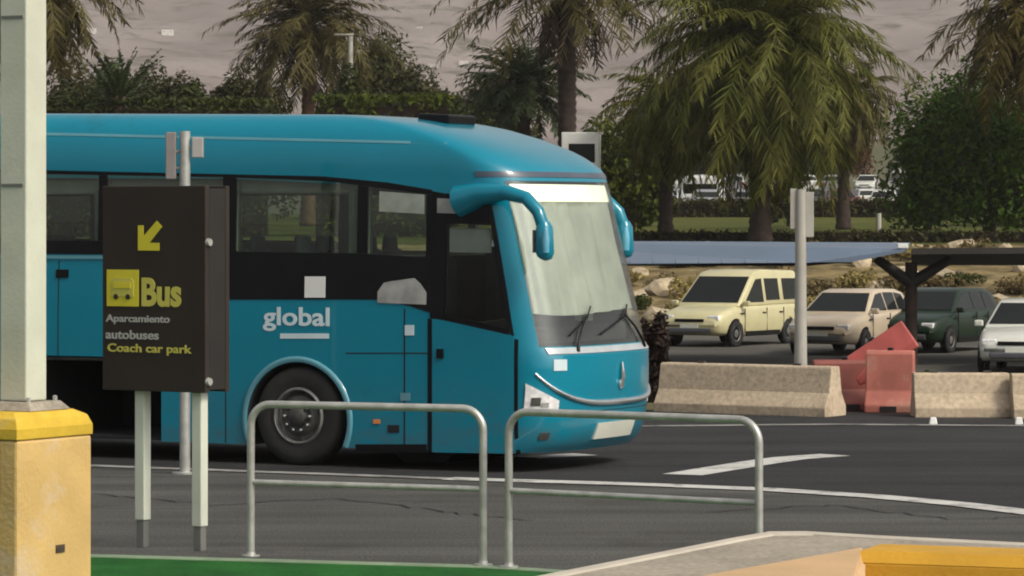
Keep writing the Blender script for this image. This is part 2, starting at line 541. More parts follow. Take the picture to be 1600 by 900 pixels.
ys = [-60, -20, 10, 30, 46] + frange(47.5, 58, 8) + frange(62, 101, 8) + frange(103, 128, 14) + frange(132, 340, 30) + frange(360, 900, 28)
sheet("ground", ys, lambda y: frange(-(120 + 1.0 * max(y, 0)), 120 + 1.0 * max(y, 0), 61), M['ground'], dz=-0.004)
ysm = frange(880, 2600, 200) + frange(2640, 4600, 50)
sheet("mountain", ysm, lambda y: frange(-(200 + 0.45 * y), 200 + 0.45 * y, 200), M['rock'], dz=0.3)
sheet("road", [-20, 10, 36.5], lambda y: frange(-80, 80, 9), M['asphalt'])
def flat(name, pts, z, mtl, k='structure'):
    b = MB()
    b.add([(p[0], p[1], z) for p in pts], [tuple(range(len(pts)))])
    o = b.build(name, mtl, fix=False)
    me = o.data
    if me.polygons[0].normal.z < 0:
        me.flip_normals()
    return kind(o, k)
_near = [G(-900, 700), G(-100, 722), G(150, 729), G(400, 738), G(700, 749), G(1000, 758), G(1200, 766), G(1370, 777), G(1500, 789), G(1640, 806), G(1900, 840), G(2600, 960)]
b = MB()
for p_ in _near: b.v += [(p_.x, p_.y, 0.004), (p_.x * 1.35, 46.2, 0.004)]
for i_ in range(len(_near) - 1): b.f.append((2 * i_, 2 * i_ + 2, 2 * i_ + 3, 2 * i_ + 1)); b.m.append(0)
kind(b.build("far_road", M['asphalt_new'], fix=False), 'structure')
sheet("far_kerb_apron", [38.0, 46.4], lambda y: frange(-80, 80, 9), M['asphalt'], dz=-0.002)
sheet("car_park", frange(58.5, 101, 12), lambda y: frange(-70, 90, 9), M['lot'], dz=0.004)
sheet("bank", frange(102, 127, 26), lambda y: frange(-60, 80, 90), M['bank'], dz=0.006)
sheet("lawn", frange(127.5, 200, 30), lambda y: frange(-80, 100, 40), M['lawn'], dz=0.010)
sheet("upper_car_park", frange(206, 330, 30), lambda y: frange(-120, 140, 20), M['lot'], dz=0.012)

def strip(name, pts, w, mtl, z=0.010):
    """a painted line along ground points"""
    b = MB()
    pts = [Vector((p[0], p[1], 0)) for p in pts]
    vs = []
    for i, p in enumerate(pts):
        d = (pts[min(i + 1, len(pts) - 1)] - pts[max(i - 1, 0)]).normalized()
        n = Vector((-d.y, d.x, 0))
        vs += [(*(p - n * w / 2).xy, z), (*(p + n * w / 2).xy, z)]
    fs = [(2 * i, 2 * i + 2, 2 * i + 3, 2 * i + 1) for i in range(len(pts) - 1)]
    b.add(vs, fs)
    o = b.build(name, mtl, fix=False)
    if o.data.polygons[0].normal.z < 0:
        o.data.flip_normals()
    return kind(o, 'structure')
def crack(name, pts, w, seed):
    r_ = random.Random(seed); out = []
    for a_, c_ in zip(pts, pts[1:]):
        for i in range(10):
            t = i / 10
            out.append((a_.x + (c_.x - a_.x) * t + r_.uniform(-0.05, 0.05), a_.y + (c_.y - a_.y) * t + r_.uniform(-0.10, 0.10)))
    strip(name, out, w, M['bay'], z=0.008)
def smoothline(pp, n=14):
    out = []
    for (a, b) in zip(pp, pp[1:]):
        for i in range(n):
            t = i / n
            out.append((a[0] + (b[0] - a[0]) * t, a[1] + (b[1] - a[1]) * t))
    out.append((pp[-1][0], pp[-1][1]))
    return out
strip("lane_line", smoothline([G(700, 749), G(1000, 758), G(1200, 766), G(1370, 777), G(1500, 789), G(1640, 806), G(1900, 840)]), 0.34, M['line'])
strip("worn_lane_line", smoothline([G(-100, 722), G(150, 729), G(400, 738), G(700, 749)]), 0.22, M['line_worn'])
crack("asphalt_crack", [G(150, 772), G(330, 790), G(520, 779), G(690, 800), G(845, 815)], 0.030, 3)
crack("asphalt_crack", [G(1110, 800), G(1300, 790), G(1480, 812), G(1700, 806)], 0.028, 4)
strip("turn_marking", [G(1066, 743), G(1185, 724), G(1235, 717), G(1305, 712)], 0.42, M['line'])
strip("lane_dash", [G(826, 716), G(915, 711)], 0.40, M['line'])
strip("edge_line", smoothline([G(900, 668), G(1300, 664), G(1700, 667)]), 0.22, M['line_worn'], z=0.011)

# ------------------------------------------------------------------ foreground: green kerb, platform, blocks
def kerb_poly(pts, z0, z1, mtl, name, inset_m=None):
    b = MB()
    b.prism(pts, z0, z1)
    return b.build(name, mtl, bevel=0.015)
g0 = G(-400, 850, 0.12); g1 = G(130, 865, 0.12); g2 = G(750, 882, 0.12); g3 = G(1000, 897, 0.12); g4 = G(1300, 925, 0.12)
edge = [g0, g1, g2, g3, g4]
inner = [Vector((p.x, p.y - 0.16, 0)) for p in edge]
b = MB()
b.prism([(p.x, p.y) for p in edge] + [(p.x, p.y) for p in reversed(inner)], -0.05, 0.12)
kind(b.build("green_kerb", M['green_kerb'], bevel=0.012), 'structure')
inner2 = [Vector((p.x, p.y - 0.164, 0)) for p in edge]
b = MB()
b.prism([(p.x, p.y) for p in inner2] + [(5.6, 10), (-12, 10)], -0.05, 0.112)
kind(b.build("green_pavement", M['green'], bevel=0.0), 'structure')

# raised concrete platform with pale coping
ZP = 0.50
pe = [G(720, 922, ZP), G(860, 895, ZP), G(1030, 862, ZP), G(1150, 838.5, ZP), G(1200, 830, ZP), G(1260, 829.5, ZP), G(1370, 836, ZP), G(1650, 850, ZP), G(2200, 880, ZP)]
plat = thing("concrete_platform", "low raised concrete platform with a pale coping edge beside the right railing", "platform",
             (pe[4].x, pe[4].y - 1.5, 0))
ox, oy = plat.location.x, plat.location.y
cop_o = [(p.x - ox, p.y - oy) for p in pe]
cop_i = [(p.x - ox + 0.02, p.y - oy - 0.20) for p in pe]
b = MB(); b.prism(cop_o + cop_i[::-1], 0.30, ZP)
b.build("coping", M['concrete_pale'], plat, bevel=0.012)
body_i = [(x, y - 0.003) for x, y in cop_i]
b = MB(); b.prism(body_i + [(9, -8), (-3, -8)], 0.0, ZP - 0.012)
b.build("slab", M['concrete'], plat)
b = MB(); b.prism([(x + 0.01, y - 0.03) for x, y in cop_o] + [(x, y + 0.01) for x, y in cop_i[::-1]], 0.0, 0.296)
b.build("side_wall", M['concrete'], plat)

def block(name, label, a, c, depth, zt, mtl, topm, near=None):
    """a painted concrete kerb block whose far top edge runs from a to c"""
    a = Vector((a.x, a.y)); c = Vector((c.x, c.y))
    d = (c - a).normalized(); n = Vector((d.y, -d.x))
    t = thing(name, label, "concrete block", ((a.x + c.x) / 2, (a.y + c.y) / 2, 0))
    o = Vector((t.location.x, t.location.y))
    def poly(k0, k1, e):
        return [tuple(a - o + n * k0 + d * e), tuple(c - o + n * k0 - d * e), tuple(c - o + n * k1 - d * e), tuple(a - o + n * k1 + d * e)]
    if near:
        nl, nr = Vector(near[0]), Vector(near[1])
        cen = (a + c + nl + nr) / 4 - o
        def poly(k0, k1, e):
            out = []
            for q in (a, c, nr, nl):
                w_ = q - o
                out.append(tuple(w_ + (cen - w_).normalized() * e * 1.4))
            return out
    b = MB(); b.prism(poly(0, depth, 0.0), 0.0, zt - 0.06)
    b.build("body", mtl, t, bevel=0.01)
    p0 = poly(0, depth, 0.0); p1 = poly(0.05, depth - 0.05, 0.05)
    b = MB()
    n4 = 4
    b.add([(x, y, zt - 0.0598) for x, y in p0] + [(x, y, zt) for x, y in p1],
          [(4, 5, 6, 7)] + [(i, (i + 1) % 4, 4 + (i + 1) % 4, 4 + i) for i in range(4)] + [(3, 2, 1, 0)])
    b.build("top_edge", topm, t)
    return t
za = 0.75
A0 = P(1020, 906, (906 - HZ) / (EYE - za)); A1 = P(1352, 850, (850 - HZ) / (EYE - za)); A2 = P(1366, 848, (848 - HZ) / (EYE - za)); A3 = P(1800, 862, (862 - HZ) / (EYE - za))
block("kerb_block", "faded peach kerb block on the concrete platform left of the yellow one", A0, A1, 0.6, za - 0.012, M['peach'], M['peach'], near=((A0.x * 0.93, A0.y * 0.93), (A1.x * 0.90, A1.y * 0.90)))
block("kerb_block", "bright yellow painted kerb block on the concrete platform", A2, A3, 0.5, za, M['yellow'], M['yellow'])

# ------------------------------------------------------------------ railings
def railing(label, pa, pb, zt, zb=0.12):
    t = thing("hoop_railing", label, "railing", ((pa.x + pb.x) / 2, (pa.y + pb.y) / 2, zb), 0, "steel hoop railings along the kerb")
    a = Vector((pa.x - t.location.x, pa.y - t.location.y, 0)); c = -a
    d = (c - a).normalized()
    r, cr = 0.027, 0.15
    H = zt - zb
    path = [a, a + Vector((0, 0, H - cr))]
    for i in range(1, 8):
        q = PI / 2 * i / 8
        path.append(a + Vector((0, 0, H - cr)) + d * (cr - cr * math.cos(q)) + Vector((0, 0, cr * math.sin(q))))
    path.append(a + d * cr + Vector((0, 0, H)))
    path.append(c - d * cr + Vector((0, 0, H)))
    for i in range(1, 8):
        q = PI / 2 * i / 8
        path.append(c - d * cr + d * (cr * math.sin(q)) + Vector((0, 0, H - cr + cr * math.cos(q))))
    path.append(c + Vector((0, 0, H - cr)))
    path.append(c)
    b = MB(); b.tube(path, r, 14)
    b.build("hoop", M['steel'], t, smooth=50)
    zm = 0.64 - zb
    b = MB(); b.tube([a + d * 0.022 + Vector((0, 0, zm)), c - d * 0.022 + Vector((0, 0, zm))], 0.021, 12)
    b.build("middle_rail", M['steel'], t, smooth=50)
    for q in (a, c):
        b = MB(); b.lathe([(0.065, 0.0), (0.065, 0.008), (0.034, 0.012), (0.03, 0.03)], 18, Matrix.Translation(q))
        b.build("base_flange", M['steel'], t, smooth=30)
    return t
railing("bare steel hoop railing nearest the brown sign", G(392, 869, 0.12), G(755, 883, 0.12), 1.19)
railing("bare steel hoop railing ending behind the concrete platform", G(795, 886, 0.12), G(1186, 911, 0.12), 1.18)

# ------------------------------------------------------------------ pillar on its plinth
sP = 240.0
pc = P(10, 640, sP); rot = R(-30)
pl = thing("concrete_plinth", "weathered yellow concrete plinth under the grey pillar", "plinth", (pc.x, pc.y, 0), rot)
a = 0.79; zt = 1.25
b = MB(); b.box((0, 0, (zt - 0.17) / 2), (a, a, zt - 0.17))
b.build("block", M['plinth'], pl, bevel=0.02)
def sq(h, z, c=0.0):
    return [(-h, -h, z), (h, -h, z), (h, h, z), (-h, h, z)]
b = MB()
rings = [sq(a / 2 + 0.006, zt - 0.169), sq(a / 2 + 0.006, zt - 0.10), sq(a / 2 - 0.02, zt - 0.035), sq(a / 2 - 0.085, zt)]
vs = sum(rings, [])
fs = [(0, 3, 2, 1), (12, 13, 14, 15)]
for i in range(3):
    for j in range(4):
        k = (j + 1) % 4
        fs.append((i * 4 + j, i * 4 + k, i * 4 + 4 + k, i * 4 + 4 + j))
b.add(vs, fs)
b.build("painted_cap", mat("yellow_cap_paint", (0.66, 0.43, 0.035), rough=0.7, var=0.14, scale=4, stain=(0.60, 0.42, 0.10), stain_scale=4, stain_lo=0.52, bump=0.2), pl, bevel=0.008)
b = MB(); b.box((0.20, -a / 2 - 0.004, zt - 0.385), (0.11, 0.012, 0.40))
b.build("access_plate", M['black'], pl)
b = MB()
b.box((a / 2 + 0.002, 0.05, 0.36), (0.012, 0.09, 0.05))
b.build("drain_hole", M['bark'], pl)

pp = P(36.5, 640, sP)
pil = thing("steel_pillar", "pale grey square steel pillar standing on the yellow plinth", "pillar", (pp.x, pp.y, zt), rot)
w_ = 0.217
b = MB(); b.box((0, 0, 3.0), (w_, w_, 5.88))
b.build("shaft", M['grey_paint'], pil, bevel=0.012)
b = MB(); b.box((0.01, 0, 0.0295), (0.43, 0.43, 0.055), taper=(0.78, 0.78))
b.build("base_flange", M['concrete'], pil, bevel=0.006)
for zz in (1.46, 2.55):
    b = MB(); b.box((-0.005, -w_ / 2 - 0.002, zz), (w_ * 0.8, 0.008, 0.020))
    b.build("weld_seam", M['post_grey'], pil)
for kx in (-1, 1):
    for ky in (-1, 1):
        b = MB(); b.lathe([(0.016, 0), (0.016, 0.03), (0.006, 0.036)], 8, Matrix.Translation((0.01 + kx * 0.14, ky * 0.14, 0.056)))
        b.build("anchor_bolt", M['steel'], pil)

# ------------------------------------------------------------------ lettering
def text_mesh(txt, size, bold=0.0, align='LEFT', shear=0.0, extrude=0.0, spacing=1.0):
    c = bpy.data.curves.new("txt", 'FONT')
    c.body = txt
    c.size = size
    c.offset = bold
    c.align_x = align
    c.shear = shear
    c.extrude = extrude
    c.space_character = spacing
    c.resolution_u = 4
    o = bpy.data.objects.new("txt", c)
    COL.objects.link(o)
    dg = bpy.context.evaluated_depsgraph_get()
    me = bpy.data.meshes.new_from_object(o.evaluated_get(dg))
    vs = [v.co.copy() for v in me.vertices]
    fs = [tuple(p.vertices) for p in me.polygons]
    bpy.data.objects.remove(o)
    bpy.data.curves.remove(c)
    bpy.data.meshes.remove(me)
    return vs, fs

def put_text(name, txt, width, height_, Mx, mtl, parent, bold=0.0, ext=0.004, shear=0.0):
    """lettering fitted to a box of width x height in the local XZ plane, facing -Y"""
    vs, fs = text_mesh(txt, 1.0, bold, extrude=0.01, shear=shear)
    x0 = min(v.x for v in vs); x1 = max(v.x for v in vs)
    y0 = min(v.y for v in vs); y1 = max(v.y for v in vs)
    out = []
    for v in vs:
        out.append(((v.x - x0) / (x1 - x0) * width, -ext / 2 - v.z / 0.01 * ext / 2, (v.y - y0) / (y1 - y0) * height_))
    b = MB(); b.add(out, fs, Mx)
    return b.build(name, mtl, parent)

# ------------------------------------------------------------------ brown direction sign
sS = 215.0
yaw = R(-32)
c0 = P(160, 450, sS)                       # left edge of the face
sw = (330 - 160) / sS / math.cos(yaw); sh = 318 / sS; sd = 0.29
zbot = EYE - (609 - HZ) / sS
sg = thing("direction_sign", "dark brown two legged bus sign with a yellow arrow beside the steel pillar", "sign",
           (c0.x, c0.y, 0), 0)
sg.rotation_euler = (0, 0, yaw)
def box_at(b, x0, x1, y0, y1, z0, z1):
    return b.box(((x0 + x1) / 2, (y0 + y1) / 2, (z0 + z1) / 2), (x1 - x0, y1 - y0, z1 - z0))
pxm = sw / 170.0                           # metres per photograph pixel across the face
def fx(px): return (px - 160) * pxm
def fz(py): return EYE - (py - HZ) / sS
b = MB(); box_at(b, 0, sw, 0, 0.05, zbot, zbot + sh)
b.build("panel", M['sign_brown'], sg, bevel=0.006)
b = MB(); box_at(b, 0.01, sw - 0.004, 0.054, sd - 0.05, zbot + 0.02, zbot + sh - 0.02)
b.build("casing", M['sign_edge'], sg)
b = MB(); box_at(b, 0.0, sw, sd - 0.046, sd, zbot, zbot + sh)
b.build("rear_panel", M['sign_brown'], sg, bevel=0.006)
for py in (378, 592):
    b = MB(); b.lathe([(0.0, -0.016), (0.026, -0.016), (0.030, 0), (0.030, 0.01)], 14,
                      Matrix.Translation((sw + 0.008, 0.030, fz(py))) @ Matrix.Rotation(R(-90), 4, 'Y'))
    b.build("bolt", M['steel'], sg, smooth=40)
# legs
for px, yb in ((213, 811), (307, 816)):
    x = fx(px)
    ztop = zbot + 0.0
    zs = EYE - (yb - HZ) / sS
    b = MB(); box_at(b, x - 0.043, x + 0.043, 0.06, 0.145, zs, zbot + 0.018)
    leg = b.build("leg", M['post_white'], sg, bevel=0.008)
    b = MB(); box_at(b, x - 0.034, x + 0.034, 0.069, 0.136, 0.11, zs - 0.002)
    b.build("sleeve", M['post_grey'], leg, bevel=0.006)
# arrow pointing down-left
def flat_poly(name, pts, mtl, parent, y=-0.003, th=0.004):
    Mx = Matrix(((1, 0, 0, 0), (0, 0, 1, 0), (0, 1, 0, 0), (0, 0, 0, 1)))   # poly (x,z) -> x, z up ; prism height -> y
    b = MB(); b.prism(pts, y - th / 2, y + th / 2, Mx)
    return b.build(name, mtl, parent)
def AP(px, py): return (fx(px), fz(py))
flat_poly("arrow", [AP(220, 391), AP(220, 352), AP(229, 352), AP(229, 369), AP(251, 345), AP(260, 354), AP(239, 379), AP(255, 379), AP(255, 391)], M['sign_yellow'], sg)
sqr = flat_poly("pictogram_square", [AP(168, 478), AP(168, 421), AP(221, 421), AP(221, 478)], M['sign_yellow'], sg)
for nm, x0, x1, y0, y1 in (("bus_outline", 177, 212, 432, 462),):
    flat_poly("pictogram_bus", [AP(176, 463), AP(176, 440), AP(180, 434), AP(209, 434), AP(213, 440), AP(213, 463)], M['sign_ylw2'], sqr, y=-0.0072)
    flat_poly("pictogram_windows", [AP(180, 450), AP(180, 440), AP(209, 440), AP(209, 450)], M['sign_yellow'], sqr, y=-0.0116)
    for wx in (184, 204):
        flat_poly("pictogram_wheel", [(fx(wx) + 0.02 * math.cos(q * PI / 6), fz(463) + 0.02 * math.sin(q * PI / 6)) for q in range(12)], M['sign_brown'], sqr, y=-0.0116)
put_text("lettering", "Bus", fx(291) - fx(226), fz(433) - fz(478), Matrix.Translation((fx(226), -0.001, fz(478))), M['sign_ylw2'], sg, bold=0.035)
put_text("lettering", "Aparcamiento", fx(272) - fx(166), fz(491) - fz(506), Matrix.Translation((fx(166), -0.001, fz(506))), M['sign_pale'], sg, bold=0.02)
put_text("lettering", "autobuses", fx(254) - fx(166), fz(515) - fz(529), Matrix.Translation((fx(166), -0.001, fz(529))), M['sign_pale'], sg, bold=0.02)
put_text("lettering", "Coach car park", fx(308) - fx(169), fz(536) - fz(553), Matrix.Translation((fx(169), -0.001, fz(553))), M['sign_ylw2'], sg, bold=0.02)

# pole behind the sign
sB = (740 - HZ) / EYE
pb = P(289, 740, sB)
pole = thing("bracket_pole", "slim galvanised pole with small side boxes rising behind the brown sign", "pole", (pb.x, pb.y, 0))
hh = EYE - (205 - HZ) / sB
b = MB(); b.tube([(0, 0, 0), (0, 0, hh)], 0.052, 14); b.build("shaft", M['steel'], pole, smooth=50)
b = MB(); b.lathe([(0.13, 0), (0.13, 0.015), (0.06, 0.02)], 16); b.build("base_plate", M['steel'], pole)
b = MB(); b.box((-0.135, 0, hh - 0.24), (0.10, 0.12, 0.46)); b.box((-0.07, 0, hh - 0.20), (0.05, 0.03, 0.03)); b.box((-0.07, 0, hh - 0.36), (0.05, 0.03, 0.03))
b.build("side_box", mat("dull_grey_box", (0.22, 0.20, 0.19), rough=0.6, var=0.1), pole, bevel=0.01)
b = MB(); b.box((0.125, 0, hh - 0.16), (0.11, 0.10, 0.20)); b.box((0.065, 0, hh - 0.16), (0.04, 0.03, 0.03))
b.build("side_box", mat("pale_grey_box", (0.34, 0.33, 0.31), rough=0.6, var=0.1), pole, bevel=0.01)

# ------------------------------------------------------------------ the coach
TH = R(27)
U = Vector((math.cos(TH), -math.sin(TH), 0)); V = Vector((math.sin(TH), math.cos(TH), 0))
WX = -2.45                                     # front axle
PW = G(464, 728)
BO = PW + U * (-WX) + V * 1.25
bus = thing("coach", "teal coach with an open luggage bay crossing behind the railings", "coach", (BO.x, BO.y, 0), -TH)
def side(px, py):
    """(x, z) on the near flank of the coach under a pixel"""
    k = (px - 800) / F
    t = (k * PW.y - PW.x) / (U.x - k * U.y)
    Y = PW.y + U.y * t
    return WX + t, EYE - (py - HZ) * Y / F
def sx(px): return side(px, 400)[0]
def from_px(pairs):
    """height along the flank given as pixel points"""
    T = sorted(side(a_, c_) for a_, c_ in pairs)
    return lambda x: lerp_lin(T, x)
REAR = -11.3
def tab(T):
    return lambda z: lerp_lin(T, z)
def lerp_lin(T, x):
    if x <= T[0][0]: return T[0][1]
    for (a, u), (b_, v) in zip(T, T[1:]):
        if x <= b_: return u + (v - u) * (x - a) / (b_ - a)
    return T[-1][1]
ZT = 3.52
def wz(z):
    if z <= 1.5: return 1.25
    if z <= 2.9: return 1.25 - 0.05 * (z - 1.5) / 1.4
    t = min(1, (z - 2.9) / (ZT - 2.9))
    return 0.78 + 0.42 * math.sqrt(max(0, 1 - t ** 2.6))
XF = [(0.2, 0.22), (0.3, 0.32), (0.45, 0.38), (0.8, 0.42), (1.15, 0.42), (1.22, 0.37), (2.0, 0.185), (2.75, 0.0), (2.92, -0.05), (3.0, -0.11),
      (3.1, -0.26), (3.2, -0.47), (3.3, -0.76), (3.4, -1.13), (3.46, -1.45), (3.5, -1.80), (3.52, -2.15)]
def xf(z): return lerp_lin(XF, z) + 0.14
BOW = 0.60
def bow(z): return BOW * (1.0 if z < 2.9 else 1 - 0.25 * (z - 2.9) / 0.62)
EX = 2.7
def roofpitch(x, z):
    return 0.016 * max(0.0, -x - 0.5) * min(1.0, max(0.0, (z - 2.0) / 1.4))
def C(q, z, off=0.0):
    """skin point: |q|<=1 runs round the front, beyond it back along a flank in metres"""
    w = wz(z); xfr = xf(z); bb = bow(z)
    s = -1 if q < 0 else 1
    if abs(q) <= 1:
        a_ = abs(q) * PI / 2
        y = w * math.sin(a_) ** (2 / EX) if abs(q) > 1e-9 else 0
        x = xfr - bb + bb * math.cos(a_) ** (2 / EX) if abs(q) < 1 else xfr - bb
        nx = max(1e-4, math.cos(a_)) ** (2 - 2 / EX) / bb; ny = max(1e-4, math.sin(a_)) ** (2 - 2 / EX) / w
        l = math.hypot(nx, ny)
        return Vector((x + off * nx / l, s * (y + off * ny / l), z + roofpitch(x, z)))
    x = xfr - bb - (abs(q) - 1)
    return Vector((x, s * (w + off), z + roofpitch(x, z)))
def Sd(x, z, off=0.0, s=-1):
    """near flank point by local x"""
    xc = xf(z) - bow(z)
    if x > xc:
        t = min(1, (x - xc) / bow(z))
        # invert cos^(2/EX)
        a_ = math.acos(min(1, t ** (EX / 2)))
        return C(s * a_ / (PI / 2), z, off)
    return Vector((x, s * (wz(z) + off), z + roofpitch(x, z)))

zl = [0.2, 0.24, 0.3, 0.45, 0.65, 0.85, 1.0, 1.15, 1.22, 1.5, 1.8, 2.1, 2.4, 2.65, 2.75, 2.85, 2.92, 3.0, 3.06, 3.12, 3.18, 3.24, 3.3, 3.35, 3.4, 3.44, 3.47, 3.5, 3.51, 3.52]
qs_f = [math.copysign(abs(k / 18) ** 1.0, k) for k in range(-18, 19)]
def ring(z, inset=0.0):
    xc = xf(z) - bow(z)
    w = wz(z)
    rr = REAR + (0 if z < 2.8 else 0.5 * (z - 2.8) ** 2)
    pts = []
    nS = 26
    for i in range(nS):                       # right flank, rear to front
        x = rr + 0.12 + (xc - rr - 0.12) * i / nS
        pts.append(Vector((x, -w, z + roofpitch(x, z))))
    for q in qs_f:
        pts.append(C(q, z))
    for i in range(nS):
        x = xc + (rr + 0.12 - xc) * (i + 1) / nS
        pts.append(Vector((x, w, z + roofpitch(x, z))))
    pts.append(Vector((rr, w - 0.12, z + roofpitch(rr, z))))
    pts.append(Vector((rr, -(w - 0.12), z + roofpitch(rr, z))))
    return pts
b = MB()
rs = [ring(z) for z in zl]
n = len(rs[0])
for r_ in rs: b.v += [tuple(p) for p in r_]
for i in range(len(rs) - 1):
    for j in range(n):
        j2 = (j + 1) % n
        b.f.append((i * n + j, i * n + j2, (i + 1) * n + j2, (i + 1) * n + j)); b.m.append(0)
# roof closed by a slightly crowned strip mesh, floor by strips (pairs across)
def close(base):
    nS = 26; nF = len(qs_f)
    R_ = list(range(0, nS + nF // 2 + 1))            # right half rear->nose
    L_ = [nS + nF - 1 + nS - i for i in range(0, nS + nF // 2 + 1)]
    for i in range(len(R_) - 1):
        q = (base + R_[i], base + R_[i + 1], base + L_[i + 1], base + L_[i])
        if len(set(q)) == 4: b.f.append(q)
        else: b.f.append(tuple(dict.fromkeys(q)))
        b.m.append(0)
    b.f.append((base + R_[0], base + L_[0], base + n - 2, base + n - 1)); b.m.append(0)
close(0); close((len(rs) - 1) * n)
body = b.build("body", [M['teal'], M['bay']])

def cutter(build_fn):
    cb = MB(); build_fn(cb)
    o = cb.build("cutter", M['bay'])
    return o
cuts = []
for ax in (WX, -8.35):
    for s in (-1, 1):
        cuts.append(cutter(lambda k: k.lathe([(0.585, -0.45), (0.585, 0.45)], 40,
                    Matrix.Translation((ax, s * 1.10, 0.46)) @ Matrix.Rotation(R(90), 4, 'X'))))
bx0 = sx(40); bx1 = sx(252)
bz1 = side(150, 557)[1]
cuts.append(cutter(lambda k: box_at(k, bx0, bx1, -1.6, 0.6, 0.1, bz1)))
# cab: behind the windscreen and behind the door glass
QW = 0.84; QL = -0.72; ZW0, ZW1 = 1.24, 2.86
def cabcut(k):
    nq, nz = 24, 8
    vs = []
    for j in range(nz + 1):
        z = ZW0 + (ZW1 - ZW0) * j / nz
        for i in range(nq + 1):
            q = QL + (QW - QL) * i / nq
            vs.append(C(q, z, 0.0) + Vector((0.35, 0, 0)))
    for j in range(nz + 1):
        z = ZW0 + (ZW1 - ZW0) * j / nz
        for i in range(nq + 1):
            q = QL + (QW - QL) * i / nq
            p = C(q, z, 0.0)
            vs.append(Vector((-1.35, p.y * 0.98, z)))
    st = nq + 1; half = (nz + 1) * st
    fs = []
    for j in range(nz):
        for i in range(nq):
            a_ = j * st + i
            fs.append((a_, a_ + 1, a_ + 1 + st, a_ + st))
            fs.append((half + a_ + st, half + a_ + 1 + st, half + a_ + 1, half + a_))
    for i in range(nq):
        fs.append((i + 1, i, half + i, half + i + 1))
        t_ = nz * st + i
        fs.append((t_, t_ + 1, half + t_ + 1, half + t_))
    for j in range(nz):
        l = j * st
        fs.append((l, l + st, half + l + st, half + l))
        r2 = j * st + nq
        fs.append((r2 + st, r2, half + r2, half + r2 + st))
    k.add(vs, fs)
cuts.append(cutter(cabcut))
dx0, dx1 = sx(694), sx(792)
XZ = Matrix(((1, 0, 0, 0), (0, 0, 1, 0), (0, 1, 0, 0), (0, 0, 0, 1)))
def front_slant(d):
    """the raked front edge of the door glass, moved back by d pixels"""
    return from_px([(738 - d, 150), (764 - d, 320), (803 - d, 530), (820 - d, 622)])
_a = side(796, 516); _b = side(764, 347); _c = side(693, 347); _d = side(693, 493)
cuts.append(cutter(lambda k: k.prism([_a, _b, _c, _d], -1.7, -0.6, XZ)))
# saloon: a hollow cabin with openings on both flanks
pane_lo = from_px([(-700, 368), (-60, 377), (151, 378), (350, 380), (366, 394), (556, 396), (664, 402)])
pane_hi = from_px([(-700, 272), (-60, 279), (151, 280), (350, 281), (500, 285), (556, 291), (664, 304)])
PANES = [(sx(572), sx(664)), (sx(366), sx(556)), (sx(164), sx(345)), (sx(-45), sx(151))]
xx = sx(-57)
while xx > REAR + 1.6:
    PANES.append((xx - 1.40, xx)); xx -= 1.48
M['lining'] = mat("saloon_lining", (0.24, 0.25, 0.22), rough=0.9, var=0.1)
def lined(fn):
    o_ = cutter(fn); o_.data.materials[0] = M['lining']; return o_
cuts.append(lined(lambda k: box_at(k, REAR + 0.35, -1.62, -1.13, 1.13, 1.55, 2.98)))
for (u0, u1) in PANES:
    cuts.append(lined(lambda k: k.prism([(u0 - 0.012, pane_lo(u0) - 0.012), (u1 + 0.012, pane_lo(u1) - 0.012), (u1 + 0.012, pane_hi(u1) + 0.012), (u0 - 0.012, pane_hi(u0) + 0.012)], -1.7, 1.7, XZ)))
body.data.materials.append(M['lining'])
for c_ in cuts:
    md = body.modifiers.new("cut", 'BOOLEAN')
    md.operation = 'DIFFERENCE'; md.solver = 'EXACT'; md.object = c_
    md.material_mode = 'TRANSFER'
dg = bpy.context.evaluated_depsgraph_get()
me = bpy.data.meshes.new_from_object(body.evaluated_get(dg))
body.modifiers.clear()
body.data = me
for c_ in cuts: bpy.data.objects.remove(c_)
me.polygons.foreach_set("use_smooth", [True] * len(me.polygons))
me.set_sharp_from_angle(angle=R(32))
body.parent = bus

def side_panel(name, lo, hi, x0, x1, mtl, off=0.006, nx=14, nz=4, parent=None, s=-1):
    """a panel on the flank between heights lo(x) and hi(x)"""
    k = MB(); vs = []
    for j in range(nz + 1):
        for i in range(nx + 1):
            x = x0 + (x1 - x0) * i / nx
            z = lo(x) + (hi(x) - lo(x)) * j / nz
            vs.append(Sd(x, z, off, s))
    for j in range(nz + 1):
        for i in range(nx + 1):
            x = x0 + (x1 - x0) * i / nx
            z = lo(x) + (hi(x) - lo(x)) * j / nz
            vs.append(Sd(x, z, -0.02, s))
    st = nx + 1; half = (nz + 1) * st
    fs = []
    for j in range(nz):
        for i in range(nx):
            a_ = j * st + i
            fs.append((a_, a_ + 1, a_ + 1 + st, a_ + st))
    edge_ = [i for i in range(st)] + [j * st + nx for j in range(1, nz + 1)] + [nz * st + i for i in range(nx - 1, -1, -1)] + [j * st for j in range(nz - 1, 0, -1)]
    for a_, c_ in zip(edge_, edge_[1:] + edge_[:1]):
        fs.append((c_, a_, half + a_, half + c_))
    k.add(vs, fs)
    return k.build(name, mtl, parent or bus, smooth=40)
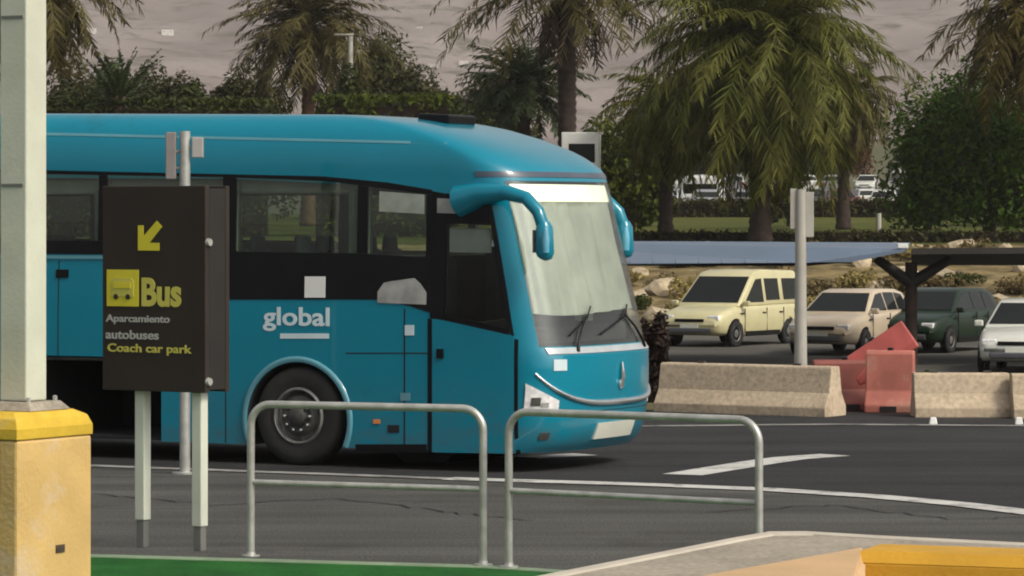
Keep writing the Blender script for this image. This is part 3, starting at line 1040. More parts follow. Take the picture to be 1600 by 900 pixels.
def front_panel(name, q0, q1, lo, hi, mtl, off=0.006, nq=24, nz=8, parent=None, thick=0.02, wob=None):
    k = MB(); vs = []
    for oo in (off, off - thick):
        for j in range(nz + 1):
            for i in range(nq + 1):
                q = q0 + (q1 - q0) * i / nq
                z = lo(q) + (hi(q) - lo(q)) * j / nz
                vs.append(C(q, z, oo + (wob(q, z) if wob else 0)))
    st = nq + 1; half = (nz + 1) * st
    fs = []
    for j in range(nz):
        for i in range(nq):
            a_ = j * st + i
            fs.append((a_, a_ + 1, a_ + 1 + st, a_ + st))
            fs.append((half + a_ + st, half + a_ + 1 + st, half + a_ + 1, half + a_))
    edge_ = [i for i in range(st)] + [j * st + nq for j in range(1, nz + 1)] + [nz * st + i for i in range(nq - 1, -1, -1)] + [j * st for j in range(nz - 1, 0, -1)]
    for a_, c_ in zip(edge_, edge_[1:] + edge_[:1]):
        fs.append((c_, a_, half + a_, half + c_))
    k.add(vs, fs)
    return k.build(name, mtl, parent or bus, smooth=40)
K = lambda v: (lambda *_: v)
# glazing band (black) with panes set on it
top_l = from_px([(-700, 268), (75, 274), (500, 278), (600, 286), (672, 297), (735, 310)])
xs_step = sx(352)
M['saloon_glass'] = glass_mat("saloon_glass", (0.74, 0.84, 0.73), 2.05)
low_l = from_px([(-700, 386), (75, 398), (352, 399)])
low_r = from_px([(352, 468), (590, 468), (640, 478), (688, 494)])
XM = xs_step = sx(354)
band = side_panel("window_band", low_l, pane_lo, REAR + 0.5, xs_step, M['black'], 0.006, 24, 2)
band2 = side_panel("window_band", low_r, pane_lo, xs_step + 0.002, sx(672), M['black'], 0.006, 20, 4)
side_panel("window_header", pane_hi, top_l, REAR + 0.5, sx(672), M['black'], 0.006, 40, 2)
edges_ = sorted([REAR + 0.5] + [u for pr in PANES for u in pr] + [sx(672)])
for e0, e1 in zip(edges_[0::2], edges_[1::2]):
    side_panel("window_pillar", lambda x: pane_lo(x) + 0.001, lambda x: pane_hi(x) - 0.001, e0, e1, M['black'], 0.0055, 2, 2)
for (u0, u1) in PANES:
    for s_ in (-1, 1):
        side_panel("window", pane_lo, pane_hi, u0 + 0.002, u1 - 0.002, M['saloon_glass'], 0.003, 8, 4, s=s_)
side_panel("window_band", lambda x: 1.66, lambda x: pane_lo(x) - 0.002, REAR + 0.5, sx(672), M['black'], 0.006, 20, 2, s=1)
M['seat2'] = mat("seat_fabric", (0.035, 0.050, 0.060), rough=0.9, var=0.2)
x_ = -2.55
while x_ > REAR + 0.7:
    for y_ in (-0.90, -0.45, 0.45, 0.90):
        k = MB(); k.box((x_, y_, 1.86), (0.13, 0.40, 0.62), taper=(0.7, 0.86)); k.box((x_ - 0.02, y_, 2.22), (0.09, 0.26, 0.18), taper=(0.8, 0.85))
        k.build("passenger_seat", M['seat2'], bus, bevel=0.03)
    x_ -= 0.82
for y_ in (-0.98, 0.98):
    k = MB(); box_at(k, REAR + 0.5, -1.8, y_ - 0.14, y_ + 0.14, 2.74, 2.93); k.build("luggage_rack", M['lining'], bus, bevel=0.03)
for u_ in (sx(560) - 0.02, sx(352), sx(158)):
    k = MB()
    n_ = 12
    for i_ in range(n_ + 1):
        yy_ = -1.16 + 0.018 * math.sin(i_ * 1.9)
        k.v += [(u_ - 0.14 + 0.28 * i_ / n_, yy_, 1.93), (u_ - 0.14 + 0.28 * i_ / n_, yy_, 2.78)]
    for i_ in range(n_): k.f.append((2 * i_, 2 * i_ + 2, 2 * i_ + 3, 2 * i_ + 1)); k.m.append(0)
    k.build("curtain", mat("curtain_cloth", (0.12, 0.15, 0.12), rough=0.9, var=0.15, scale=6), bus)
# pale panels set on the window band and the front pane
side_panel("pale_grey_panel", from_px([(560, 472), (670, 476)]), from_px([(590, 456), (600, 441), (650, 434), (668, 460)]), sx(590), sx(666), M['pale_panel'], 0.011, 8, parent=band2)
side_panel("window", from_px([(585, 331), (664, 335)]), from_px([(572, 299), (664, 305)]), sx(590), sx(660), mat("pale_window_panel", (0.30, 0.33, 0.28), rough=0.5, var=0.15, scale=5), 0.008, 6, parent=band2)
# door
door = side_panel("door", from_px([(640, 706), (808, 709)]), from_px([(672, 498), (690, 500), (802, 525)]), sx(676), sx(803), M['teal'], 0.012, 12, 8)
side_panel("door_seam", from_px([(640, 705), (680, 706)]), from_px([(660, 497), (690, 500)]), sx(668.5), sx(675), M['black'], 0.005, 2, 6)
side_panel("door_seam", from_px([(790, 709), (820, 710)]), from_px([(790, 529), (820, 531)]), sx(803.5), sx(809), M['black'], 0.005, 2, 6)
dtop = from_px([(660, 297), (735, 310), (770, 330), (800, 345)])
fr_b = from_px([(672, 497), (690, 499), (802, 524)])
def low_of(*fs): return lambda x: min(f(x) for f in fs)
def frame_piece(x0, x1, lo, hi, nx=10): return side_panel("door_frame", lo, hi, x0, x1, M['black'], 0.010, nx, 6, parent=door)
sl_o, sl_i = front_slant(0), front_slant(10)
# the slanted edge as height over x: steep, so it falls as x grows
d_top = from_px([(660, 297), (735, 308), (752, 314), (764, 320)])
frame_piece(sx(672.5), sx(695), fr_b, dtop, 4)
frame_piece(sx(695.2), side(764, 320)[0], from_px([(690, 349), (764, 352)]), d_top, 8)
def slant_panel(name, px_pairs_in, px_pairs_out, mtl, off, parent):
    """a strip along a raked edge: pairs of pixel points on its rear and front side"""
    k = MB(); vs = []; n_ = len(px_pairs_in)
    for oo in (off, -0.02):
        for a_, c_ in zip(px_pairs_in, px_pairs_out):
            for t_ in (0, 0.5, 1.0):
                q_ = (a_[0] + (c_[0] - a_[0]) * t_, a_[1] + (c_[1] - a_[1]) * t_)
                x_, z_ = side(*q_); vs.append(Sd(x_, z_, oo))
    m_ = 3 * n_
    fs = []
    for i in range(n_ - 1):
        for j_ in range(2):
            a_ = i * 3 + j_
            fs.append((a_, a_ + 1, a_ + 4, a_ + 3))
        for j_ in (0, 2):
            a_ = i * 3 + j_
            fs.append((a_, a_ + 3, m_ + a_ + 3, m_ + a_))
    for i in (0, n_ - 1):
        for j_ in range(2):
            a_ = i * 3 + j_
            fs.append((a_, a_ + 1, m_ + a_ + 1, m_ + a_))
    k.add(vs, fs)
    return k.build(name, mtl, parent, smooth=40)
slant_panel("door_frame", [(762, 338), (768, 370), (780, 440), (794, 518)], [(765, 321), (775, 370), (788, 440), (803, 526)], M['black'], 0.010, door)
frame_piece(sx(695.2), sx(795), fr_b, from_px([(690, 490), (796, 514)]))
slant_panel("door_glass", [(695.5, 350), (695.5, 380), (695.5, 440), (695.5, 490)], [(761, 350), (768, 380), (780, 440), (793, 512)], M['door_glass'], 0.004, door)
side_panel("side_display", from_px([(680, 333), (722, 334)]), from_px([(680, 310), (722, 312)]), sx(681), sx(719), M['pale_panel'], 0.014, 4, 2, parent=door)
side_panel("pale_sheet", from_px([(690, 394), (800, 396)]), from_px([(690, 356), (800, 358)]), sx(699), sx(764), mat("door_reflection", (0.42, 0.45, 0.42), rough=0.7, var=0.12, scale=6), -0.03, 6, 3, parent=door)  # pale sheet paints the reflection in the upper door glass
side_panel("door_handle", from_px([(690, 560), (700, 560)]), from_px([(690, 545), (700, 545)]), sx(684), sx(694), M['black'], 0.03, 3, 2, parent=door)
# seams and flaps on the flank
side_panel("panel_seam", from_px([(620, 706), (640, 706)]), from_px([(620, 480), (640, 484)]), sx(631), sx(633.2), M['bay'], 0.003, 1, 5)
side_panel("panel_seam", from_px([(545, 634), (640, 635)]), from_px([(545, 632), (640, 633)]), sx(578), sx(668), M['bay'], 0.003, 6, 1)
for px_ in (90, 250, 352):
    side_panel("panel_seam", from_px([(0, 555), (400, 556)]) if px_ < 252 else from_px([(0, 690), (400, 692)]), from_px([(0, 408), (352, 408), (353, 474), (400, 474)]), sx(px_), sx(px_) + 0.012, M['bay'], 0.002, 1, 4)
side_panel("panel_seam", from_px([(540, 553), (680, 553)]), from_px([(540, 551), (680, 551)]), sx(540), sx(668), M['bay'], 0.002, 6, 1)
side_panel("sill_strip", from_px([(560, 707), (680, 707)]), from_px([(560, 694), (680, 694)]), sx(556), sx(667), M['black'], 0.008, 6, 1)
side_panel("reflector", from_px([(560, 662), (600, 662)]), from_px([(560, 655), (600, 655)]), sx(584), sx(594), M['orange'], 0.010, 2, 1)
side_panel("fuel_flap", from_px([(600, 676), (640, 676)]), from_px([(600, 664), (640, 664)]), sx(606), sx(624), M['bay'], 0.006, 2, 2)
side_panel("latch", from_px([(80, 434), (110, 434)]), from_px([(80, 421), (110, 421)]), sx(87), sx(106), M['black'], 0.012, 2, 2)
side_panel("belt_moulding", from_px([(75, 405), (352, 405)]), from_px([(75, 400), (352, 400)]), REAR + 0.6, xs_step, M['teal_lighter'], 0.012, 12, 1)
side_panel("roof_moulding", from_px([(75, 222), (700, 226)]), from_px([(75, 218), (700, 222)]), REAR + 0.8, sx(690), M['teal_lighter'], 0.004, 20, 1)
side_panel("sticker", from_px([(470, 465), (512, 465)]), from_px([(470, 432), (512, 432)]), sx(476), sx(508), M['white'], 0.012, 3, 3)
side_panel("sticker", from_px([(630, 524), (650, 524)]), from_px([(630, 508), (650, 508)]), sx(633), sx(647), M['decal'], 0.008, 2, 2)
side_panel("sticker", from_px([(630, 626), (650, 626)]), from_px([(630, 614), (650, 614)]), sx(626), sx(641), mat("pale_teal_sticker", (0.12, 0.28, 0.33), rough=0.5), 0.008, 2, 2)
gx0, gz0 = side(411, 514); gx1, gz1 = side(515, 479)
put_text("lettering", "global", gx1 - gx0, gz1 - gz0 + 0.01, Matrix.Translation((gx0, -1.2515, gz0 - 0.02)), M['decal'], bus, bold=0.02)
side_panel("name_underline", from_px([(400, 529), (530, 529)]), from_px([(400, 521), (530, 521)]), sx(438), sx(514), M['decal'], 0.005, 4, 1)
# wheel arches and wheels
def arch(ax, s):
    k = MB()
    for i in range(31):
        t = R(-24) + R(228) * i / 30
        for rr, yy in ((0.588, 1.22), (0.588, 1.262), (0.615, 1.272), (0.640, 1.262), (0.648, 1.245)):
            k.v.append((ax + rr * math.cos(t), s * yy, 0.46 + rr * math.sin(t)))
    for i in range(30):
        for j in range(4):
            a_ = i * 5 + j
            k.f.append((a_, a_ + 1, a_ + 6, a_ + 5)); k.m.append(0)
    return k.build("lit_arch_lip", M['teal_lighter'], bus, smooth=60)  # lighter teal paints in the sky light caught by the flared lip
def wheel(ax, s):
    Mx = Matrix.Translation((ax, s * 1.245, 0.5)) @ Matrix.Rotation(R(90) * (1 if s < 0 else -1), 4, 'X')
    k = MB()
    k.lathe([(0.29, -0.29), (0.44, -0.29), (0.49, -0.26), (0.5, -0.2), (0.5, -0.09), (0.49, -0.035), (0.46, -0.008), (0.40, 0.0), (0.34, -0.008), (0.296, -0.02), (0.29, -0.05)], 40, Mx)
    tw = k.build("wheel", M['tyre'], bus, smooth=40)
    k = MB()
    k.lathe([(0.289, -0.12), (0.292, -0.02), (0.272, -0.004), (0.262, -0.012), (0.255, -0.05)], 36, Mx)
    k.build("rim", M['rim'], tw, smooth=40)
    k = MB()
    k.lathe([(0.256, -0.075), (0.20, -0.045), (0.165, -0.02), (0.15, -0.018), (0.13, -0.03), (0.10, -0.03), (0.095, 0.012), (0.07, 0.03), (0.0, 0.034)], 30, Mx)
    k.build("wheel_disc", M['rim_dark'], tw, smooth=40)
    for i in range(10):
        t = 2 * PI * i / 10
        k = MB(); k.lathe([(0.0165, -0.02), (0.0165, 0.012), (0.008, 0.018)], 8, Mx @ Matrix.Translation((0.145 * math.cos(t), 0.145 * math.sin(t), 0)))
        k.build("wheel_nut", M['chrome'], tw)
for ax in (WX, -8.35):
    for s in (-1, 1):
        arch(ax, s); wheel(ax, s)
# bay fittings
k = MB(); box_at(k, bx0 + 0.02, bx1 - 0.02, -1.18, 0.55, 0.205, 0.235); k.build("bay_floor", M['bay'], bus)
k = MB(); k.tube([(bx0 + 0.2, -1.20, bz1 - 0.03), (bx1 - 0.25, -1.20, bz1 - 0.03)], 0.018, 8); k.build("bay_rail", M['rim_dark'], bus)
# low black block hung under the skirt ahead of the front axle
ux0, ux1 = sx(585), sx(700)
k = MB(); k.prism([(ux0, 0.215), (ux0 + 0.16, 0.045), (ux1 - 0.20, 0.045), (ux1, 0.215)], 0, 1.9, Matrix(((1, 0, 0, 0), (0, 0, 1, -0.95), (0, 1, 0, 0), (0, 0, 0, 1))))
k.build("under_block", M['black'], bus, bevel=0.02)
# roof hatch unit
k = MB(); k.box((0, 0, 0), (0.36, 0.6, 0.10), Matrix.Translation((sx(718) - 0.78, -0.05, 3.505)) @ Matrix.Rotation(R(3), 4, 'Y')); k.build("roof_hatch", M['black'], bus, bevel=0.02)
# front: glazing, blind, glowing strip, cab
front_panel("windscreen", QL, QW, K(ZW0), K(ZW1), M['screen'], 0.004, 30, 10, thick=0.012)
wob = lambda q, z: 0.022 * math.sin(q * 44 + 0.7 * math.sin(q * 9)) + 0.014 * math.sin(q * 13 + z * 2)
front_panel("sun_blind", -0.70, 0.83, lambda q: 1.555 + 0.02 * math.sin(q * 5), K(2.668), M['pale_sheet'], -0.07, 90, 6, thick=0.006, wob=wob)
front_panel("cream_top_strip", -0.66, 0.80, K(2.66), K(2.83), M['cream_glow'], -0.035, 24, 2, thick=0.03)
k = MB(); k.prism([(-0.55, 1.24), (0.12, 1.24), (0.12, 1.42), (-0.1, 1.52), (-0.5, 1.47)], -1.08, 1.08, Matrix(((1, 0, 0, 0), (0, 0, 1, 0), (0, 1, 0, 0), (0, 0, 0, 1))))
k.build("dashboard", mat("dash_plastic", (0.045, 0.040, 0.040), rough=0.7, var=0.3), bus, bevel=0.02)
k = MB(); k.tube([Vector((-0.55, 0.62, 1.62)) + Vector((0.10 * math.sin(t), 0.22 * math.cos(t), 0.18 * math.sin(t))) for t in [2 * PI * i / 20 for i in range(21)]], 0.016, 8, caps=False)
k.tube([(-0.55, 0.62, 1.62), (-0.42, 0.62, 1.44)], 0.03, 8)
k.build("steering_wheel", M['black'], bus)
k = MB(); k.box((-1.1, 0.62, 1.75), (0.14, 0.5, 0.9)); k.box((-0.9, 0.62, 1.36), (0.45, 0.5, 0.14)); k.build("driver_seat", M['seat'], bus, bevel=0.03)
k = MB(); k.box((-1.18, -0.55, 1.72), (0.12, 0.5, 0.75)); k.build("crew_seat", M['seat'], bus, bevel=0.03)
k = MB(); k.box((0.02, 0.28, 1.475), (0.05, 0.30, 0.16)); k.build("dash_card", M['plate'], bus)
# wipers
for q0_, q1_ in ((-0.36, -0.20), (0.30, 0.10)):
    k = MB()
    pts = [C(q0_, 1.19, 0.02), C(q0_ * 0.9 + q1_ * 0.1, 1.26, 0.035), C((q0_ + q1_) / 2, 1.40, 0.03), C(q1_, 1.53, 0.022)]
    k.tube(pts, [0.020, 0.016, 0.012, 0.010], 8)
    k.tube([C(q1_ - 0.20, 1.34, 0.018), C(q1_, 1.50, 0.018), C(q1_ + 0.06, 1.62, 0.018)], 0.010, 6)
    k.build("wiper", M['black'], bus, smooth=50)
# brow stripe, bonnet lips and trim
front_panel("brow_stripe", -0.97, 0.97, K(2.90), K(2.955), mat("brow_grey", (0.060, 0.075, 0.105), rough=0.35, coat=0.5), 0.006, 40, 2)
front_panel("cowl", -0.66, 0.74, K(1.168), K(1.228), M['white'] if False else mat("cowl_skylit", (0.42, 0.46, 0.47), rough=0.3, coat=0.4), 0.014, 30, 2, thick=0.03)  # pale colour paints sky light on the bonnet's top lip
k = MB(); smile = []
for i in range(41):
    q = -0.80 + 1.66 * i / 40
    t = abs(q - 0.05) / 0.80
    smile.append(C(q, 0.665 + 0.27 * t ** 2.6, 0.006))
k.tube(smile, [0.012 + 0.018 * math.sin(PI * i / 40) for i in range(41)], 8)
k.build("grille_trim", M['chrome'], bus, smooth=60)
def head_lo(q): return 0.60 + 0.02 * (q + 1)
for sgn in (-1, 1):
    q0_, q1_ = (-0.89, -0.56) if sgn < 0 else (0.56, 0.89)
    hi = (lambda q: 0.885 - 0.52 * (abs(q + 0.89))) if sgn < 0 else (lambda q: 0.885 - 0.52 * abs(q - 0.89))
    hl = front_panel("headlight", q0_, q1_, lambda q: 0.61, hi, M['lamp'], 0.012, 14, 5, thick=0.05)
    qa, qb = (-0.83, -0.74) if sgn < 0 else (0.74, 0.83)
    front_panel("lamp_reflector", qa, qb, K(0.665), K(0.745), M['rim_dark'], 0.020, 6, 3, parent=hl)
    front_panel("indicator", qa + (0.10 if sgn < 0 else -0.10), qb + (0.08 if sgn < 0 else -0.08), K(0.655), K(0.695), M['pale_panel'], 0.020, 6, 2, parent=hl)
    qf = (-0.70, -0.60) if sgn < 0 else (0.60, 0.70)
    front_panel("fog_lamp", qf[0], qf[1], K(0.33), K(0.40), M['rim_dark'], 0.010, 6, 2)
front_panel("number_plate", -0.155, 0.145, K(0.305), K(0.465), M['plate'], 0.02, 8, 3, thick=0.03)
front_panel("sticker", -0.62, -0.49, K(1.005), K(1.115), M['decal'], 0.008, 6, 3)
k = MB(); k.tube([C(0, 0.80, 0.02), C(0, 0.92, 0.026), C(0, 1.06, 0.02)], [0.010, 0.028, 0.010], 8)
k.lathe([(0.0, -0.012), (0.045, -0.012), (0.052, 0.0), (0.045, 0.012), (0.0, 0.012)], 16, Matrix.Translation(C(0, 0.84, 0.012)) @ Matrix.Rotation(R(90), 4, 'Y'))
k.build("emblem", M['chrome'], bus, smooth=60)
front_panel("bumper_seam", -0.99, 0.99, K(0.585), K(0.592), M['bay'], 0.003, 40, 1)
# mirrors
def mirror(s, dx=0.0, dy=0.0):
    pts = [(-0.62, 1.17, 2.66), (-0.36, 1.24, 2.73), (-0.06, 1.30, 2.745), (0.18, 1.34, 2.69), (0.32, 1.36, 2.56), (0.375, 1.365, 2.42), (0.385, 1.365, 2.34)]
    pts = [(x + dx * min(1, i / 3), s * (y + dy * min(1, i / 3)), z) for i, (x, y, z) in enumerate(pts)]
    k = MB(); k.tube(pts, [0.17, 0.115, 0.078, 0.066, 0.064, 0.064, 0.05], 12)
    arm = k.build("mirror", M['teal'], bus, smooth=60)
    mx, my = 0.385 + dx, s * (1.365 + dy)
    k = MB(); k.tube([(mx, my, 2.46), (mx + 0.005, my, 2.40), (mx + 0.012, my, 2.16), (mx + 0.008, my, 2.11), (mx, my, 2.09)], [0.06, 0.092, 0.098, 0.078, 0.03], 14, flat=0.9)
    k.build("mirror_housing", M['teal'], arm, smooth=60)
    k = MB(); k.box((mx - 0.092, my, 2.27), (0.012, 0.11, 0.22)); k.build("mirror_glass", M['chrome'], arm)
    k = MB(); k.tube([(mx + 0.045, my - 0.060, 2.40), (mx + 0.052, my - 0.066, 2.30), (mx + 0.052, my - 0.066, 2.16)], [0.022, 0.042, 0.036], 10); k.build("mirror_highlight", mat("light_blue_highlight", (0.10, 0.36, 0.50), rough=0.25, coat=0.8), arm, smooth=60)  # light blue tube stands in for the highlight on the housing
mirror(-1); mirror(1, -0.36, -0.14)
# rear
k = MB(); k.box((REAR - 0.006, 0, 2.2), (0.012, 2.0, 1.0)); k.build("rear_window", M['pane_dark'], bus)
for s in (-1, 1):
    k = MB(); k.box((REAR - 0.006, s * 1.0, 1.0), (0.02, 0.16, 0.5)); k.build("tail_lamp", M['tail'], bus)

# ------------------------------------------------------------------ concrete barriers, red plastic barriers
def barrier(label, pxa, pxb, ytop, ybot, ya=None):
    s_ = (ybot - HZ) / EYE
    a_ = G(pxa, ya or ybot); c_ = P(pxb, ybot, s_)
    Lb = (c_ - a_).length; Hb = (ybot - ytop) / s_
    t = thing("concrete_barrier", label, "barrier", ((a_.x + c_.x) / 2, (a_.y + c_.y) / 2 + 0.28, 0), math.atan2(c_.y - a_.y, c_.x - a_.x), "beige concrete road barriers")
    prof = [(-0.29, 0.0), (-0.29, 0.12), (-0.17, 0.30), (-0.115, Hb - 0.02), (-0.095, Hb), (0.095, Hb), (0.115, Hb - 0.02), (0.17, 0.30), (0.29, 0.12), (0.29, 0)]
    k = MB(); k.prism(prof, -Lb / 2, Lb / 2, Matrix(((0, 0, 1, 0), (1, 0, 0, 0), (0, 1, 0, 0), (0, 0, 0, 1))))
    k.build("block", M['barrier'], t, bevel=0.012)
    for x in (-Lb * 0.28, Lb * 0.28):
        k = MB(); k.box((x, 0, Hb + 0.012), (0.10, 0.04, 0.03))
        k.build("lifting_loop", M['rim_dark'], t)
    return t
barrier("long beige concrete barrier between the coach nose and the red plastic barriers", 1040, 1309, 574, 653, 644)
barrier("beige concrete barrier in front of the white car", 1430, 1580, 584, 653)
barrier("beige concrete barrier running out at the right edge", 1584, 1760, 585, 655)

def plastic_barrier(label, loc, rz, tilt, Lb, Hb, mtl, rx=0.0):
    t = thing("plastic_barrier", label, "barrier", loc, rz, "red plastic barriers between the concrete ones")
    t.rotation_euler = (rx, tilt, rz)
    k = MB()
    prof = [(-0.22, 0.0), (-0.22, 0.10), (-0.10, 0.28), (-0.075, Hb - 0.05), (-0.05, Hb), (0.05, Hb), (0.075, Hb - 0.05), (0.10, 0.28), (0.22, 0.10), (0.22, 0)]
    k.prism(prof, -Lb / 2, Lb / 2, Matrix(((0, 0, 1, 0), (1, 0, 0, 0), (0, 1, 0, 0), (0, 0, 0, 1))))
    k.build("shell", mtl, t, bevel=0.02)
    k = MB(); k.box((0, -0.212, 0.055), (Lb * 0.34, 0.03, 0.07)); k.build("fork_slot", M['bay'], t)
    k = MB(); k.lathe([(0.04, 0), (0.04, 0.03), (0.02, 0.035)], 12, Matrix.Translation((0, 0, Hb)))
    k.build("filler_cap", M['black'], t)
    return t
sb = 122.0
p = P(1326, 650, sb); plastic_barrier("dark red plastic barrier butted against the left concrete barrier", (p.x, p.y + 0.55, 0), R(8), 0, 0.86, 0.66, mat("dark_red_plastic", (0.20, 0.050, 0.036), rough=0.65, var=0.2, scale=3))
p = P(1392, 652, sb); plastic_barrier("faded pinkish red plastic barrier in the gap between concrete barriers", (p.x, p.y + 0.05, 0), R(-14), 0, 0.62, 0.80, M['red_faded'])
p = P(1398, 572, sb); plastic_barrier("bright red plastic barrier tipped up on its end above the faded one", (p.x, p.y + 0.65, p.z - 0.02), R(-6), R(-34), 0.92, 0.40, M['red_plastic'])

# white studs on the far road edge
for px, lab in ((1458, "small white road stud below the gap of red barriers"), (1592, "small white road stud near the right edge of the far road")):
    p = G(px, 664)
    k = MB(); k.box((0, 0, 0.045), (0.10, 0.08, 0.09), taper=(0.7, 0.7))
    o = k.build("road_stud", M['white'], bevel=0.01); o.location = (p.x, p.y, 0.004)
    tag(o, lab, "road stud")

# ------------------------------------------------------------------ cars
def car(name, label, cat, loc, rz, paint, spec, group=None):
    t = thing(name, label, cat, loc, rz, group)
    low, gh, side_w, fw, rw, wx, wr, hw = spec['low'], spec['gh'], spec['side'], spec['front'], spec['rear'], spec['wheels'], spec['wr'], spec['hw']
    k = MB()
    sec = []
    fine_low = []
    for i in range(len(low) - 1):
        p0 = low[max(0, i - 1)]; p1 = low[i]; p2 = low[i + 1]; p3 = low[min(len(low) - 1, i + 2)]
        for u in (0, 0.25, 0.5, 0.75):
            fine_low.append(tuple(0.5 * (2 * b_ + (c_ - a_) * u + (2 * a_ - 5 * b_ + 4 * c_ - d_) * u * u + (-a_ + 3 * b_ - 3 * c_ + d_) * u ** 3) for a_, b_, c_, d_ in zip(p0, p1, p2, p3)))
    fine_low.append(low[-1])
    for x, zb_, zt_, w in fine_low:
        sec.append([(x, -w * 0.9, zb_), (x, -w * 0.975, zb_ + 0.06), (x, -w, zb_ + 0.16), (x, -w * 1.012, (zb_ + zt_) / 2), (x, -w * 0.995, zt_ - 0.14), (x, -w * 0.97, zt_ - 0.06), (x, -w * 0.915, zt_ - 0.012), (x, -w * 0.8, zt_ + 0.008), (x, 0, zt_ + 0.025),
                    (x, w * 0.8, zt_ + 0.008), (x, w * 0.915, zt_ - 0.012), (x, w * 0.97, zt_ - 0.06), (x, w * 0.995, zt_ - 0.14), (x, w * 1.012, (zb_ + zt_) / 2), (x, w, zb_ + 0.16), (x, w * 0.975, zb_ + 0.06), (x, w * 0.9, zb_)])
    m_ = len(sec[0])
    for r_ in sec: k.v += r_
    for i in range(len(sec) - 1):
        for j in range(m_):
            j2 = (j + 1) % m_
            k.f.append((i * m_ + j, i * m_ + j2, (i + 1) * m_ + j2, (i + 1) * m_ + j)); k.m.append(0)
    k.f.append(tuple(range(m_))); k.m.append(0)
    k.f.append(tuple((len(sec) - 1) * m_ + j for j in range(m_))); k.m.append(0)
    k.build("body", paint, t, smooth=60)
    zb0 = gh[0][1]; ztp = max(z for x, z in gh)
    wb, wt = hw
    def hy(z): return wb + (wt - wb) * (z - zb0) / (ztp - zb0)
    k = MB()
    nn = len(gh)
    for s in (-1, 1):
        for x, z in gh: k.v.append((x, s * hy(z), z))
    for i in range(nn - 1):
        k.f.append((i, i + 1, nn + i + 1, nn + i)); k.m.append(0)
    k.f.append(tuple(range(nn))); k.m.append(0)
    k.f.append(tuple(range(2 * nn - 1, nn - 1, -1))); k.m.append(0)
    k.f.append((nn - 1, 0, nn, 2 * nn - 1)); k.m.append(0)
    k.build("cabin", paint, t, bevel=0.05, smooth=60)
    for s in (-1, 1):
        for poly in side_w:
            k = MB()
            vs = [(x, s * (hy(z) + 0.008), z) for x, z in poly] + [(x, s * (hy(z) - 0.03), z) for x, z in poly]
            m2 = len(poly)
            k.add(vs, [tuple(range(m2)), tuple(range(2 * m2 - 1, m2 - 1, -1))] + [(i, (i + 1) % m2, m2 + (i + 1) % m2, m2 + i) for i in range(m2)])
            k.build("window", M['car_glass'], t)
    for nm, (p0, p1) in (("windscreen", fw), ("rear_window", rw)):
        d = Vector((p1[0] - p0[0], 0, p1[1] - p0[1])).normalized()
        nrm = Vector((d.z, 0, -d.x))
        if (nm == "windscreen") != (nrm.x > 0): nrm = -nrm
        k = MB(); vs = []
        for o_ in (0.010, -0.02):
            for (x, z) in (p0, p1):
                for s in (-1, 1):
                    vs.append((x + nrm.x * o_, s * (hy(z) - 0.07), z + nrm.z * o_))
        k.add(vs, [(0, 1, 3, 2), (4, 6, 7, 5), (0, 4, 5, 1), (1, 5, 7, 3), (3, 7, 6, 2), (2, 6, 4, 0)])
        k.build(nm, M['car_glass'], t)
    wy = max(w for _, _, _, w in low) - 0.015
    for s in (-1, 1):
        for xd in spec['doors']:
            k = MB(); k.box((xd, s * (wy + 0.016), 0.62), (0.014, 0.02, 0.60)); k.build("door_gap", M['bay'], t)
            k = MB(); k.box((xd + 0.14, s * (wy + 0.022), 0.80), (0.16, 0.02, 0.035)); k.build("door_handle", M['black'], t)
        k = MB(); k.box((0.0, s * (wy + 0.012), 0.30), (1.75, 0.03, 0.12)); k.build("sill", M['black'], t)
    k = MB(); k.box((low[-1][0] - 0.05, 0, low[-1][1] + 0.02), (0.16, low[-1][3] * 1.75, 0.14)); k.build("bumper", M['grey_car'], t, bevel=0.04)
    for x in wx:
        for s in (-1, 1):
            Mx = Matrix.Translation((x, s * (wy + 0.02), wr)) @ Matrix.Rotation(R(90) * (1 if s < 0 else -1), 4, 'X')
            k = MB(); k.lathe([(wr + 0.045, -0.10), (wr + 0.045, -0.012), (wr, -0.010)], 20, Mx); k.mi = 0
            ar = k.build("wheel_arch", M['black'], t)
            k = MB(); k.lathe([(wr * 0.6, -0.18), (wr * 0.95, -0.18), (wr, -0.14), (wr, -0.03), (wr * 0.94, 0.0), (wr * 0.66, 0.004), (wr * 0.62, -0.02)], 22, Mx)
            tw = k.build("wheel", M['tyre'], t, smooth=40)
            k = MB(); k.lathe([(wr * 0.63, -0.03), (wr * 0.6, 0.0), (wr * 0.5, -0.02), (wr * 0.2, -0.005), (0, 0.0)], 18, Mx)
            k.build("rim", M['rim'], tw, smooth=40)
    xf_, zf = low[-1][0], low[-1][2]; xr_, zr = low[0][0], low[0][2]
    for s in (-1, 1):
        k = MB(); k.box((low[-2][0] + 0.02, s * low[-2][3] * 0.76, low[-2][2] - 0.10), (0.20, 0.30, 0.13)); k.build("headlight", M['lamp'], t, bevel=0.03)
        k = MB(); k.box((xr_ + 0.06, s * low[0][3] * 0.86, zr - 0.10), (0.16, 0.18, 0.22)); k.build("tail_light", M['tail'], t, bevel=0.03)
        k = MB(); k.box((gh[-1][0] - 0.18, s * (wb + 0.13), zb0 + 0.06), (0.12, 0.18, 0.13)); k.build("door_mirror", paint, t, bevel=0.03)
    k = MB(); k.box((xf_ + 0.005, 0, low[-1][1] + 0.12), (0.02, 0.5, 0.11)); k.build("number_plate", M['plate'], t)
    k = MB(); k.box((xf_ - 0.005, 0, low[-1][1] + 0.26), (0.03, 0.8, 0.08)); k.build("grille", M['black'], t)
    return t
